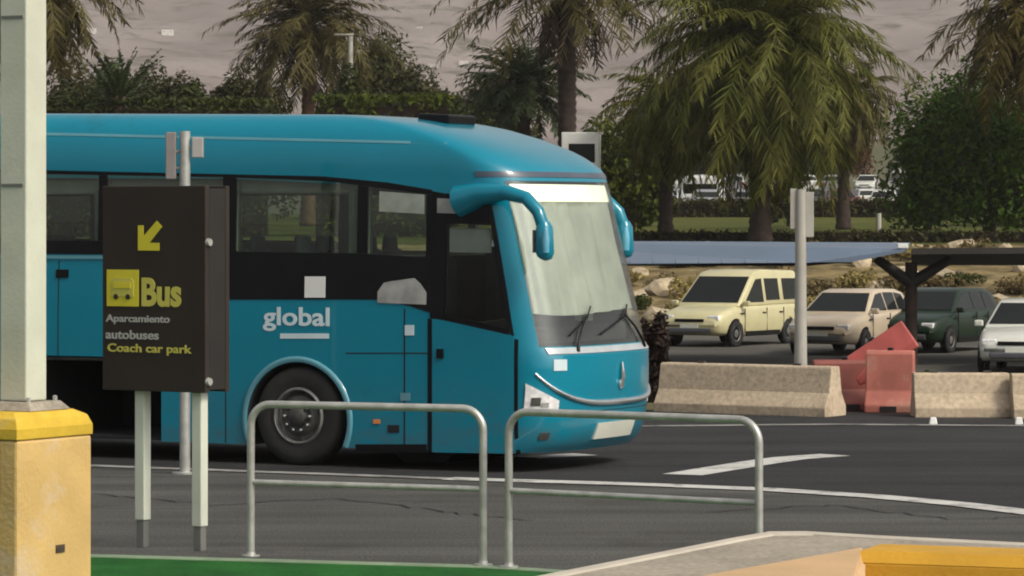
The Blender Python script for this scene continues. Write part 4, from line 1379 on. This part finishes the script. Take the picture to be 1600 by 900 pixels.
HATCH = dict(low=[(-2.08, 0.36, 0.80, 0.76), (-1.98, 0.27, 0.97, 0.83), (-1.2, 0.22, 0.96, 0.87), (0, 0.21, 0.94, 0.88), (0.95, 0.22, 0.93, 0.87), (1.55, 0.24, 0.85, 0.84), (1.92, 0.28, 0.74, 0.77), (2.08, 0.36, 0.58, 0.66)],
             gh=[(-1.98, 0.93), (-1.62, 1.38), (-1.2, 1.47), (-0.1, 1.48), (0.25, 1.43), (1.10, 0.90)],
             side=[[(-1.62, 0.99), (-1.42, 1.34), (-0.98, 1.39), (-0.98, 0.99)], [(-0.92, 0.99), (-0.92, 1.39), (-0.28, 1.40), (-0.28, 0.99)], [(-0.20, 0.99), (-0.20, 1.40), (0.20, 1.36), (0.86, 0.99)]],
             front=((0.98, 0.98), (0.32, 1.385)), rear=((-1.925, 0.99), (-1.68, 1.31)), wheels=(-1.28, 1.28), wr=0.30, hw=(0.82, 0.62), doors=(-0.95, -0.24, 0.86))
VAN = dict(low=[(-2.2, 0.34, 0.90, 0.80), (-2.12, 0.28, 1.02, 0.86), (-1.2, 0.24, 1.02, 0.90), (0, 0.23, 1.0, 0.91), (0.95, 0.24, 0.99, 0.90), (1.5, 0.26, 0.92, 0.88), (1.95, 0.30, 0.80, 0.82), (2.12, 0.38, 0.62, 0.70)],
           gh=[(-2.14, 0.98), (-2.06, 1.72), (-1.95, 1.82), (-0.2, 1.86), (0.22, 1.78), (1.22, 0.96)],
           side=[[(-1.98, 1.10), (-1.96, 1.62), (-1.18, 1.63), (-1.18, 1.10)], [(-0.98, 1.10), (-0.98, 1.63), (-0.26, 1.64), (-0.26, 1.10)], [(-0.12, 1.06), (-0.12, 1.64), (0.18, 1.62), (0.86, 1.06)]],
           front=((1.10, 1.05), (0.34, 1.68)), rear=((-2.12, 1.12), (-2.07, 1.64)), wheels=(-1.35, 1.38), wr=0.32, hw=(0.87, 0.74), doors=(-1.08, -0.19, 0.95))
def gz(p): return Vector((p.x, p.y, height(p.x, p.y) + 0.01))
# van, facing left and towards the camera
p = gz(P(1142, 543, 63)); van = car("van", "cream boxy van parked behind the concrete barriers under the blue grey canopy", "van", p, R(238), M['van_paint'], VAN)
p = gz(P(1330, 566, 67)); car("hatchback", "cream hatchback with dark windows parked behind the red barriers", "car", p, R(-117), M['cream_car'], HATCH)
p = gz(P(1466, 556, 66)); car("hatchback", "very dark green car parked beside the white one", "car", p, R(-120), M['green_car'], HATCH)
p = gz(P(1612, 588, 76)); car("hatchback", "white hatchback cut by the right edge of the photo", "car", p, R(-106), M['white_car'], HATCH)

# ------------------------------------------------------------------ pole with sign, canopy
sL = (575 - HZ) / (EYE + 0.3)
p = P(1251, 575, sL)
lp = thing("lamp_post", "pale grey post with a narrow sign panel in front of the canopy", "post", (p.x, p.y, height(p.x, p.y)))
ztop = EYE - (296 - HZ) / sL - lp.location.z
k = MB(); k.tube([(0, 0, 0), (0, 0, 1.0), (0, 0, ztop)], [0.125, 0.115, 0.095], 14); k.build("shaft", M['post_mid'], lp, smooth=50)
k = MB(); k.box((0.14, -0.03, ztop - 0.47), (0.20, 0.05, 0.84)); k.build("sign_panel", M['post_mid'], lp, bevel=0.01)
k = MB(); k.box((-0.135, 0.0, ztop - 0.36), (0.12, 0.05, 0.75)); k.build("sign_panel", M['post_mid'], lp, bevel=0.01)
k = MB(); k.lathe([(0.20, 0), (0.20, 0.02), (0.13, 0.03)], 16); k.build("base_plate", M['steel'], lp)

cs = 74.5; cd = F / cs
cn = thing("carport", "butterfly carport with a blue grey roof wing and a dark wing on one post", "carport", (P(1430, 450, cs).x, cd + 1.2, -0.65))
def L3(px, py, s_):
    q = P(px, py, s_)
    return Vector((q.x - cn.location.x, q.y - cn.location.y, q.z - cn.location.z))
sF = F / (cd + 5.5)
def slab(pts, th, name, mtl):
    k = MB()
    nn = len(pts)
    vs = [tuple(q) for q in pts] + [(q.x, q.y, q.z - th) for q in pts]
    k.add(vs, [tuple(range(nn)), tuple(range(2 * nn - 1, nn - 1, -1))] + [(i, (i + 1) % nn, nn + (i + 1) % nn, nn + i) for i in range(nn)])
    return k.build(name, mtl, cn)
slab([L3(700, 411, cs), L3(1262, 411, cs), L3(1330, 405, cs), L3(1414, 389, cs), L3(1422, 379, sF), L3(700, 375, sF)], 0.06, "roof_wing", M['canopy_top'])
_l0, _l1 = L3(700, 411, cs), L3(700, 375, sF)
for px_ in range(840, 1420, 36):
    tn = 411 if px_ < 1262 else 411 - 22 * (px_ - 1262) / 152
    pa_, pb_ = L3(px_, tn - 0.2, cs), L3(px_, 375.6 + 4.0 * (px_ - 700) / 722, sF)
    pb_.x = min(pb_.x, pa_.x + 0.6) if pb_.x > pa_.x else pa_.x
    k = MB(); k.tube([pa_, pb_], 0.014, 6); k.build("roof_rib", M['canopy_top'], cn)
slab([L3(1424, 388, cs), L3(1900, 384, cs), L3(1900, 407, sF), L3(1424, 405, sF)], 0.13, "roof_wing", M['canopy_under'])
k = MB(); k.tube([(0.05, 0, 0), (0.05, 0, 2.2)], 0.13, 12)
k.build("post", M['trunk_dark'], cn, smooth=50)
for dx in (-0.75, 0.85):
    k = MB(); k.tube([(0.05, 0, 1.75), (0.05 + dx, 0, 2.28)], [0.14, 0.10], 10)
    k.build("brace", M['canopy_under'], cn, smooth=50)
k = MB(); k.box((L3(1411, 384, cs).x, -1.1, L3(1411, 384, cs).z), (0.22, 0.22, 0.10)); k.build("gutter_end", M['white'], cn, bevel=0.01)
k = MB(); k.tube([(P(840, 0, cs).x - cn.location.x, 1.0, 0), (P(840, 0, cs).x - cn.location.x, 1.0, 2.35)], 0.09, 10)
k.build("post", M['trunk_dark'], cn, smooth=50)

# thin marker post in the lawn
p = P(1373, 362, 41); gh_ = height(p.x, p.y)
k = MB(); k.tube([(0, 0, 0), (0, 0, EYE - (333 - HZ) / 41 - gh_)], 0.10, 10); o = k.build("marker_post", M['post_mid'], smooth=50); o.location = (p.x, p.y, gh_)
tag(o, "short pale marker post standing in the lawn behind the canopy", "post")

# ------------------------------------------------------------------ vegetation
def frond(k, base, az, el, Lf, droop, nl, lw, ll, rnd, hang=0.35):
    """one palm frond: a bending rachis with a comb of leaflets on either side"""
    a_ = Vector((math.cos(az), math.sin(az), 0)); up = Vector((0, 0, 1))
    p = base.copy(); pts = [p.copy()]; dirs = []
    twist = rnd.uniform(-0.75, 0.75)
    n_ = 12
    for i in range(n_):
        t = i / n_
        e = el - droop * (t ** 1.3)
        d = a_ * math.cos(e) + up * math.sin(e) + a_.cross(up) * (twist * t)
        p = p + d * (Lf / n_); pts.append(p.copy()); dirs.append(d)
    dirs.append(dirs[-1])
    side_v = a_.cross(up)
    vs, fs = [], []
    w0 = 0.05
    for i, q in enumerate(pts):
        w = w0 * (1 - 0.8 * i / n_)
        vs += [q - side_v * w, q + side_v * w]
    for i in range(n_): fs.append((2 * i, 2 * i + 1, 2 * i + 3, 2 * i + 2))
    k.add(vs, fs)
    for i in range(nl):
        t = 0.12 + 0.88 * (i + rnd.random() * 0.6) / nl
        ft = t * n_; i0 = min(n_ - 1, int(ft)); q = pts[i0].lerp(pts[i0 + 1], ft - i0); d = dirs[i0]
        lf0 = ll * (0.35 + 0.65 * math.sin(PI * min(1, 0.12 + t * 0.85)))
        nrm = side_v.cross(d).normalized()
        for s in (-1, 1):
            lf = lf0 * rnd.uniform(0.6, 1.25)
            if rnd.random() < 0.14: continue
            dd = (side_v * s * rnd.uniform(0.45, 1.05) + d * rnd.uniform(0.3, 1.2) + nrm * rnd.uniform(-0.25, 0.45) - up * hang * rnd.uniform(0.5, 1.4)).normalized()
            wv = d.cross(dd).cross(dd).normalized() * lw * 0.5
            tip = q + dd * lf - up * lf * hang * 0.25
            m0 = q + dd * lf * 0.45
            k.add([q - wv * 0.5, q + wv * 0.5, m0 + wv, tip, m0 - wv], [(0, 1, 2, 4), (4, 2, 3)])

def palm(label, px, yc, s_, Rc, fm, trm, tr, seed, nf=70, droop=1.2, low=-0.9, dead=12, lean=0.0, ll=0.55, group=None, elmin=-0.45, lw=0.07, nl=34, hang=0.35):
    rnd = random.Random(seed)
    top = P(px, yc, s_)
    gx, gy = top.x - lean, top.y
    gz_ = height(gx, gy)
    t = thing("palm_tree", label, "palm tree", (gx, gy, gz_), 0, group)
    Ht = top.z - gz_
    k = MB()
    pts, rad = [], []
    nn = int(max(10, Ht / 0.16))
    for i in range(nn + 1):
        u = i / nn
        pts.append((lean * u ** 1.4, 0, Ht * u))
        rad.append(tr * (1.25 - 0.35 * min(1, u * 5) if u < 0.2 else 0.90) * (1 + 0.07 * (1 if i % 2 else -1)) * (1 + 0.35 * max(0, (u - 0.86) / 0.14)))
    k.tube(pts, rad, 12)
    k.build("trunk", trm, t, smooth=80)
    k = MB()
    c = Vector((lean, 0, Ht))
    for i in range(nf):
        u = (i + 0.5) / nf
        el = 1.45 + (elmin - 1.45) * u ** 0.8 + rnd.uniform(-0.12, 0.12)
        az = i * 2.39996 + rnd.uniform(-0.25, 0.25)
        Lf = Rc * rnd.uniform(0.70, 1.18) * (0.75 + 0.25 * min(1, u * 2.5))
        frond(k, c + Vector((math.cos(az) * tr * 0.5, math.sin(az) * tr * 0.5, -0.35 * u)), az, el, Lf, droop * rnd.uniform(0.8, 1.2), nl, lw, ll * Rc / 4.0, rnd, hang)
    k.build("crown", fm, t, fix=False)
    if dead:
        k = MB()
        for i in range(dead):
            az = i * 2.39996 + 0.7 + rnd.uniform(-0.3, 0.3)
            frond(k, c + Vector((math.cos(az) * tr * 0.7, math.sin(az) * tr * 0.7, -0.55)), az, -0.75 + rnd.uniform(-0.3, 0.1), Rc * 0.62 * rnd.uniform(0.7, 1.1), 0.8, 22, lw, ll * 0.8 * Rc / 4.0, rnd, 0.5)
        k.build("dead_fronds", M['dead'], t, fix=False)
    return t

def leaf_cloud(k, rnd, centre, rad, n_leaf, size, flat_=1.0):
    for _ in range(n_leaf):
        while True:
            d = Vector((rnd.uniform(-1, 1), rnd.uniform(-1, 1), rnd.uniform(-1, 1)))
            if 0.05 < d.length < 1: break
        d = d.normalized() * (d.length ** 0.45)
        q = Vector(centre) + Vector((d.x * rad[0], d.y * rad[1], d.z * rad[2]))
        nrm = (d + Vector((rnd.uniform(-1, 1), rnd.uniform(-1, 1), rnd.uniform(-0.4, 1.2))) * 0.9).normalized()
        a_ = nrm.orthogonal().normalized(); b_ = nrm.cross(a_)
        th = rnd.uniform(0, 2 * PI)
        u = a_ * math.cos(th) + b_ * math.sin(th); v = nrm.cross(u)
        sz = size * rnd.uniform(0.6, 1.3)
        k.add([q - u * sz, q - v * sz * 0.42, q + u * sz, q + v * sz * 0.42 + nrm * sz * 0.12], [(0, 1, 2, 3)])

def bush(name, label, cat, base, size, mtl, seed, n_cl=14, n_leaf=110, leaf=0.12, group=None, trunk=0.0, stem='trunk'):
    """a shrub or tree: stems reaching into uneven leaf clumps; size = (half width, half depth, height)"""
    rnd = random.Random(seed)
    t = thing(name, label, cat, base, 0, group)
    hx, hy_, hz = size
    k = MB(); st = MB()
    z0 = trunk
    st.tube([(0, 0, -0.1), (0.03 * hx, 0, max(0.25 * hz, trunk))], [0.06 * hz ** 0.8, 0.045 * hz ** 0.8], 8)
    for i in range(n_cl):
        az = rnd.uniform(0, 2 * PI); rr = math.sqrt(rnd.random()) * 0.78
        zz = z0 + (hz - z0) * (0.20 + 0.62 * rnd.random() * (1.1 - rr * 0.6))
        c = Vector((math.cos(az) * rr * hx, math.sin(az) * rr * hy_, zz))
        f_ = rnd.uniform(0.26, 0.44)
        leaf_cloud(k, rnd, c, (hx * f_ * 1.1, hy_ * f_ * 1.1, (hz - z0) * f_ * 0.75), n_leaf, leaf)
        a0 = Vector((0.02 * hx, 0, max(0.2 * hz, trunk * 0.95)))
        st.tube([a0, a0.lerp(c, 0.5) + Vector((0, 0, 0.06 * hz)), c], [0.030 * hz ** 0.8, 0.02 * hz ** 0.8, 0.008 * hz ** 0.8], 6)
    st.build(stem, M['bark'], t, smooth=60)
    k.build("crown", mtl, t, fix=False)
    return t

# palms, far to near; each with its own look
palm("palm with brownish hanging fronds beside the top of the steel pillar", 52, -40, 43, 3.9, M['frond_brown'], M['trunk'], 0.42, 11, nf=110, droop=1.8, ll=0.75, elmin=-0.85, dead=30)
palm("dark crowned palm with a reddish trunk above the middle of the coach", 482, 38, 33, 4.3, M['frond_brown'], M['trunk'], 0.36, 12, nf=130, droop=1.35, ll=0.8, elmin=-0.55, dead=10)
palm("tall palm with a dark bare trunk above the coach front", 886, -35, 38, 5.6, M['frond_brown'], M['trunk_dark'], 0.42, 13, nf=90, droop=1.15, ll=0.75, elmin=-0.28, dead=18)
palm("low bushy palm leaning against the dark bare trunk", 818, 128, 36, 2.9, M['frond_deep'], M['trunk_dark'], 0.34, 14, nf=110, droop=1.0, ll=0.8, elmin=-0.5, dead=0)
palm("huge green palm with sweeping fronds filling the upper right", 1188, 62, 43, 5.7, M['frond'], M['trunk_dark'], 0.38, 15, nf=230, droop=1.45, ll=0.72, elmin=-1.15, dead=40, nl=54, lw=0.055, hang=0.5)
palm("smaller yellow green palm leaning out of the left side of the huge one", 1040, 165, 41, 3.0, M['frond_lime'], M['trunk_dark'], 0.28, 18, nf=110, droop=1.5, ll=0.75, elmin=-0.9, dead=0, lw=0.055, hang=0.5)
palm("smaller brownish palm behind the right side of the huge one", 1318, 150, 35, 3.1, M['frond_brown'], M['trunk_dark'], 0.30, 19, nf=110, droop=1.5, ll=0.75, elmin=-0.9, dead=10, lw=0.055, hang=0.5)
palm("tawny palm at the top right corner", 1622, 10, 40, 4.6, M['frond_yellow'], M['trunk'], 0.42, 16, nf=140, droop=1.5, ll=0.8, elmin=-0.8, dead=26)
# spiky low palm (agave like) at left
palm("short spiky grey green palm near the steel pillar", 185, 150, 40, 2.3, M['frond_deep'], M['trunk'], 0.25, 17, nf=44, droop=0.35, ll=0.40, elmin=0.1, dead=0, hang=0.1)

def tree_at(name, label, cat, px, ytop, ybase, s_, half, mtl, seed, n_cl=22, n_leaf=150, leaf=0.16, trunk_f=0.25, group=None, hy_=None):
    p = P(px, ybase, s_); z = height(p.x, p.y)
    Ht = (EYE - (ytop - HZ) / s_) - z
    return bush(name, label, cat, (p.x, p.y, z), (half, hy_ or half, Ht), mtl, seed, n_cl, n_leaf, leaf, group, trunk_f * Ht)
tree_at("broadleaf_tree", "rounded dark green broadleaf tree at the right edge", "tree", 1545, 92, 330, 38, 4.0, M['leaf'], 21, 80, 420, 0.15, 0.06)
tree_at("broadleaf_tree", "dark green tree tucked behind the rounded one at the right", "tree", 1640, 150, 320, 33, 3.4, M['leaf'], 22, 40, 300, 0.17, 0.06)
tree_at("shrub", "bright yellow green shrub beside the coach roof front", "shrub", 984, 165, 330, 39, 1.9, M['leaf_lime'], 23, 26, 240, 0.15, 0.10)
tree_at("shrub", "olive shrub at the foot of the huge palm", "shrub", 1090, 205, 300, 17.5, 4.6, M['leaf_brown'], 24, 30, 240, 0.26, 0.25)
tree_at("shrub", "rust coloured flowering shrub under the huge palm", "shrub", 1318, 195, 300, 17.0, 2.6, M['leaf_rust'], 25, 22, 200, 0.22, 0.25)
tree_at("shrub", "brown green shrub under the right side of the huge palm", "shrub", 1245, 190, 300, 17.2, 4.4, M['leaf_brown'], 26, 30, 240, 0.26, 0.25)
# belt above the coach roof on the left
lefts = [(100, 98, 36, 2.1, 'leaf_brown', "brown hedge tree next to the pillar"), (172, 96, 33, 2.3, 'leaf_brown', "brownish tree behind the spiky palm"), (250, 98, 32, 2.3, 'leaf_brown', "dark brown green tree right of the spiky palm"),
         (312, 128, 35, 1.6, 'leaf_olive', "small olive tree beside the palm with a reddish trunk"), (382, 100, 31, 2.2, 'leaf_brown', "dense dark tree left of the reddish palm trunk"),
         (592, 50, 30, 2.7, 'leaf_brown', "broad brownish tree behind the thin lamp post"), (640, 92, 30, 2.6, 'leaf_brown', "brown green tree sloping down right of the thin lamp post"),
         (545, 118, 36, 1.1, 'leaf_olive', "olive tree around the reddish palm trunk"), (770, 118, 31, 2.1, 'leaf_brown', "dark tree beside the low bushy palm"), (708, 150, 33, 1.6, 'leaf_olive', "low olive shrub beside the coach roof hatch")]
for i, (px, yt, s_, hw, mm, lab) in enumerate(lefts):
    tree_at("garden_tree", lab, "tree", px, yt, 330, s_, hw * 1.1, M[mm], 40 + i, 60, 440, 0.16, 0.10)
# olive hedge directly above the coach roof
def hedge(label, pa, pb, s_, ytop, depth, mtl, seed, leaf=0.13, dens=60):
    rnd = random.Random(seed)
    a_ = P(pa, 0, s_); c_ = P(pb, 0, s_)
    z = height((a_.x + c_.x) / 2, a_.y)
    Hh = EYE - (ytop - HZ) / s_ - z
    Lh = c_.x - a_.x
    t = thing("clipped_hedge", label, "hedge", ((a_.x + c_.x) / 2, a_.y, z))
    k = MB()
    n_ = int(dens * Lh * (Hh + depth) * 1.0)
    for _ in range(n_):
        f_ = rnd.random()
        x = rnd.uniform(-Lh / 2, Lh / 2)
        if f_ < 0.5: q = Vector((x, -depth / 2 + rnd.uniform(-0.05, 0.14), rnd.uniform(0, Hh)))
        elif f_ < 0.85: q = Vector((x, rnd.uniform(-depth / 2, depth / 2), Hh + rnd.uniform(-0.12, 0.05)))
        else: q = Vector((x, depth / 2 + rnd.uniform(-0.14, 0.05), rnd.uniform(0, Hh)))
        leaf_cloud(k, rnd, q, (0.10, 0.10, 0.08), 1, leaf)
    k.build("foliage", mtl, t, fix=False)
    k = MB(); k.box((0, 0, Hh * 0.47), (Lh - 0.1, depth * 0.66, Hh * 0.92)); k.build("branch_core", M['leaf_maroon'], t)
    return t
hedge("long clipped olive hedge showing just above the coach roof", 70, 420, 40, 158, 1.2, M['leaf_olive'], 61, leaf=0.14, dens=70)
hedge("yellowish clipped hedge above the coach roof right of the reddish palm trunk", 492, 705, 40, 152, 1.2, M['leaf_lime'], 62, leaf=0.14, dens=70)
hedge("low dark clipped hedge along the far edge of the lawn", 925, 1800, 29, 312, 1.2, M['leaf_brown'], 63, leaf=0.15, dens=60)
hedge("low dark green hedge along the near edge of the lawn above the bank", 925, 1800, 42.5, 362, 0.8, M['leaf_brown'], 64, leaf=0.11, dens=80)
tree_at("shrub", "dark shrub in front of the far cars left of the huge palm trunk", "shrub", 1010, 262, 338, 33, 1.5, M['leaf_brown'], 27, 22, 200, 0.14, 0.05)
tree_at("shrub", "dark shrub in front of the far cars right of the huge palm trunk", "shrub", 1232, 282, 338, 33, 1.1, M['leaf_brown'], 28, 18, 180, 0.13, 0.05)
tree_at("shrub", "dark green shrub merging into the foot of the rounded tree", "shrub", 1452, 262, 338, 35, 1.5, M['leaf'], 29, 24, 220, 0.13, 0.05)
# dry shrubs on the bank
rnd = random.Random(5)
drylabels = {'leaf_dry': "dry straw yellow shrub on the stony bank below the lawn", 'leaf_dry2': "dry brown shrub on the stony bank below the lawn", 'leaf_olive': "green olive shrub among the dry ones on the stony bank"}
for row, (y0, n_, x0, x1) in enumerate(((106, 11, 955, 1660), (112, 12, 950, 1670), (119, 12, 960, 1660))):
    for i in range(n_):
        px = x0 + (x1 - x0) * (i + 0.5 + rnd.uniform(-0.3, 0.3)) / n_
        y = y0 + rnd.uniform(-1.5, 1.5); x = (px - 800) * y / F
        mm = rnd.choice(['leaf_dry', 'leaf_dry', 'leaf_dry2', 'leaf_dry2', 'leaf_olive'])
        bush("bank_shrub", drylabels[mm], "shrub", (x, y, height(x, y)), (rnd.uniform(0.5, 0.85), 0.6, rnd.uniform(0.5, 0.85)), M[mm], 100 + row * 20 + i, 10, 60, 0.085,
             {'leaf_dry': "straw yellow shrubs on the bank", 'leaf_dry2': "brown shrubs on the bank", 'leaf_olive': "olive shrubs on the bank"}[mm], stem='stems')
M['stone'] = mat("bank_stone", (0.33, 0.27, 0.18), rough=0.95, var=0.25, scale=3, bump=0.6, bscale=8, island=0.25)
rnd = random.Random(31)
for i in range(46):
    px = rnd.uniform(965, 1690); y = rnd.uniform(103.5, 124); x = (px - 800) * y / F
    r_ = rnd.uniform(0.22, 0.55)
    bm = bmesh.new(); bmesh.ops.create_icosphere(bm, subdivisions=2, radius=r_)
    sd = Vector((i * 3.7, i * 1.3, 0.5))
    for v in bm.verts:
        v.co *= 1 + 0.45 * mnoise.noise(v.co * 2.2 / r_ * 0.5 + sd)
        v.co.z *= 0.72
        v.co.x *= 1.2
    me = bpy.data.meshes.new("rock"); bm.to_mesh(me); bm.free(); me.materials.append(M['stone'])
    o = bpy.data.objects.new("rock", me); COL.objects.link(o); o.location = (x, y, height(x, y) + r_ * 0.25); o.rotation_euler = (0, 0, rnd.uniform(0, 6))
    tag(o, "pale brown rock lying on the dry bank below the lawn", "rock", "rocks on the dry bank")
# dark bush beside the coach nose
p = P(1021, 600, 112); bush("bush", "narrow dark maroon bush between the coach nose and the barrier", "bush", (p.x, p.y, height(p.x, p.y)), (0.22, 0.3, 1.42), M['leaf_maroon'], 77, 16, 120, 0.07, stem='stems')
p = P(1448, 575, 95); bush("bush", "small dark green bush beyond the tipped red barrier", "bush", (p.x, p.y, height(p.x, p.y)), (0.35, 0.3, 0.62), M['leaf'], 78, 10, 90, 0.06, stem='stems')

# ------------------------------------------------------------------ thin lamp post on the left, far kiosk, far vehicles
p = P(567, 140, 31); z = height(p.x, p.y)
t = thing("street_lamp", "thin pale street lamp among the trees above the coach roof", "street lamp", (p.x, p.y - 14, z))
zt_ = EYE - (56 - HZ) / (F / (p.y - 14)) - z
k = MB(); k.tube([(0, 0, 0), (0, 0, zt_)], [0.17, 0.12], 12); k.build("pole", M['post_mid'], t, smooth=50)
k = MB(); k.box((-0.3, 0, zt_ + 0.05), (0.9, 0.3, 0.10)); k.build("lamp_head", M['post_mid'], t, bevel=0.03)

p = P(908, 262, 40.5)
t = thing("delivery_truck", "white box truck half hidden behind the coach roof front", "truck", (p.x, p.y, height(p.x, p.y)), R(-92))
zt_ = EYE - (208 - HZ) / 40.5 - t.location.z
k = MB(); k.box((-0.6, 0, (zt_ + 0.9) / 2), (4.2, 1.45, zt_ - 0.9)); k.build("cargo_box", M['white'], t, bevel=0.03)
k = MB(); k.box((2.0, 0, 1.45), (1.0, 1.7, 1.9), taper=(0.8, 0.9)); k.build("cab", M['white'], t, bevel=0.06)
k = MB(); k.box((1.505, 0.05, zt_ - 0.80), (0.02, 1.0, 0.72)); k.build("box_window", M['car_glass'], t)
k = MB(); k.box((0, 0, 0.75), (5.0, 1.3, 0.22)); k.build("chassis", M['black'], t)
for x in (-1.7, 1.7):
    for s in (-1, 1):
        k = MB(); k.lathe([(0.2, -0.1), (0.42, -0.1), (0.42, 0.1), (0.2, 0.1)], 20, Matrix.Translation((x, s * 0.75, 0.43)) @ Matrix.Rotation(R(90), 4, 'X')); k.build("wheel", M['tyre'], t, smooth=40)

proto = None
paints = [('white_car', 'white'), ('silver_car', 'silver'), ('white_car', 'white'), ('grey_car', 'grey'), ('white_car', 'white'), ('black_car', 'black'), ('silver_car', 'silver'), ('red_car', 'dark red')]
rnd = random.Random(9)
def lot_row(y, pxs, where, grp, off):
    global proto
    for i, px in enumerate(pxs):
        x = (px - 800) * y / F
        key, word = paints[(i * 3 + off + rnd.randrange(2)) % len(paints)]
        rz = rnd.choice([R(-90), R(90)]) + R(rnd.uniform(-14, 14))
        front = "nose" if math.sin(rz) < 0 else "tail"
        lab = "%s car parked %s towards the photo in %s" % (word, front, where)
        loc = (x, y + rnd.uniform(-0.5, 0.5), height(x, y) + 0.014)
        g = "%s %s-on cars in %s" % (word, front, where)
        if proto is None:
            proto = car("parked_car", lab, "car", loc, rz, M['white_car'], HATCH, g)
            kids = [c for c in proto.children]
            if key != 'white_car': repaint(kids, M['white_car'], M[key])
            proto['paint'] = key
        else:
            r_, kids = copy_thing(proto, loc, rz, lab, g)
            if 'paint' in r_: del r_['paint']
            repaint(kids, M[proto['paint']], M[key])
lot_row(214, [962 + 70 * i for i in range(10)], "the nearer row behind the lawn", 0, 0)
lot_row(246, [930 + 60 * i for i in range(12)], "the middle row behind the lawn", 0, 3)
lot_row(292, [940 + 52 * i for i in range(13)], "the farthest row behind the lawn", 0, 1)
del proto['paint']

# low pale wall / kiosk among the far cars and a white box sign
p = P(1440, 300, 21); z = height(p.x, p.y)
t = thing("kiosk", "low pale kiosk with a flat roof behind the far parked cars", "kiosk", (p.x, p.y, z))
hk = EYE - (264 - HZ) / 21 - z
k = MB(); k.box((0, 0, (hk - 0.4) / 2), (4.0, 3.0, hk - 0.4)); k.build("wall", M['wall_grey'], t)
k = MB(); k.box((0, 0, hk - 0.195), (4.8, 3.6, 0.40)); k.build("roof", M['wall_white'], t, bevel=0.03)
k = MB(); k.box((-0.9, -1.51, hk * 0.5), (1.2, 0.06, 0.7)); k.build("window", M['car_glass'], t)
k = MB(); k.box((1.1, -1.51, (hk - 0.6) / 2), (0.8, 0.06, hk - 0.7)); k.build("door", M['grey_car'], t)
p = P(1410, 266, 21); z = hk
t2 = thing("roof_tank", "small white water tank standing on the kiosk roof", "water tank", (t.location.x + P(1410, 0, 21).x - P(1440, 0, 21).x, t.location.y - 1.0, t.location.z + hk + 0.006))
k = MB(); k.lathe([(0.42, 0), (0.44, 0.2), (0.44, 1.25), (0.36, 1.42), (0.14, 1.5)], 20); k.build("tank", M['white'], t2, smooth=40)
k = MB(); k.lathe([(0.12, 0), (0.12, 0.10)], 12, Matrix.Translation((0, 0, 1.50))); k.build("lid", M['grey_car'], t2)
p = P(1098, 268, 25); z = height(p.x, p.y)
t = thing("minibus", "white minibus with a dark window band among the far cars", "minibus", (p.x, p.y, z), R(-12))
hm = 2.5
k = MB(); k.box((0, 0, 1.30), (2.6, 1.9, 2.1)); k.build("body", M['white'], t, bevel=0.12)
k = MB(); k.box((0, -0.955, 1.55), (2.1, 0.02, 0.6)); k.build("window", M['car_glass'], t)
for x in (-0.8, 0.8):
    k = MB(); k.lathe([(0.2, -0.1), (0.33, -0.1), (0.33, 0.1), (0.2, 0.1)], 20, Matrix.Translation((x, -0.9, 0.335)) @ Matrix.Rotation(R(90), 4, 'X')); k.build("wheel", M['tyre'], t, smooth=40)

# ------------------------------------------------------------------ houses on the mountain
def on_hill(px, py):
    d = 900.0
    while d < 4500:
        x = (px - 800) * d / F
        z = EYE - (py - HZ) * d / F
        if height(x, d) + 0.3 >= z: return Vector((x, d, height(x, d)))
        d += 6
    return None
hs = [(92, 62, 4.5, "small white house on the hillside beside the pillar top"), (122, 74, 4.0, "lower white house on the hillside beside the pillar top"), (142, 54, 4.2, "white house above the spiky palm"),
      (262, 55, 5.0, "lone white house high on the bare hillside"), (360, 122, 4.2, "pale house on the hill foot left of the reddish palm trunk"), (676, 106, 3.6, "white house on the hill foot behind the brown trees"),
      (640, 112, 3.0, "tiny house beside the white one on the hill foot"), (724, 103, 3.8, "white house on the hill foot left of the low bushy palm"), (775, 105, 3.6, "white house partly behind the low bushy palm"), (655, 44, 2.6, "tiny pale house high between two palms")]
for i, (px, py, wd, lab) in enumerate(hs):
    q = on_hill(px, py)
    if q is None: continue
    sc = 5580 / q.y
    w = wd / 4.5 * 17 / sc; h_ = w * 0.55
    t = thing("hillside_house", lab, "house", (q.x, q.y, q.z - 0.6), R((i * 37) % 30 - 15), "houses on the mountain side")
    k = MB(); k.box((0, 0, h_ / 2), (w, w * 0.8, h_)); k.build("wall", M['wall_white'], t)
    k = MB(); k.box((0, 0, h_ + 0.12), (w * 1.06, w * 0.86, 0.22)); k.build("roof", M['wall_white'] if i % 3 else M['roof_tile'], t)
    for sx_ in (-0.3, 0.25):
        k = MB(); k.box((w * sx_, -w * 0.4 - 0.02, h_ * 0.6), (w * 0.06, 0.08, h_ * 0.16)); k.build("window", M['car_glass'], t)
    k = MB(); k.box((0.0, -w * 0.4 - 0.02, h_ * 0.18), (w * 0.05, 0.08, h_ * 0.30)); k.build("door", M['wall_grey'], t)

# ------------------------------------------------------------------ haze
HAZE = True
if HAZE:
    k = MB(); k.box((0, 2200, 398.0), (11000, 5200, 806))
    m = bpy.data.materials.new("haze_air"); m.use_nodes = True
    tt = m.node_tree
    tt.nodes.remove(tt.nodes["Principled BSDF"])
    pv = N(tt, "ShaderNodeVolumePrincipled")
    pv.inputs["Color"].default_value = (0.90, 0.87, 0.85, 1)
    pv.inputs["Density"].default_value = 0.00015
    tt.links.new(pv.outputs[0], tt.nodes["Material Output"].inputs["Volume"])
    o = k.build("haze", m); kind(o, 'stuff')
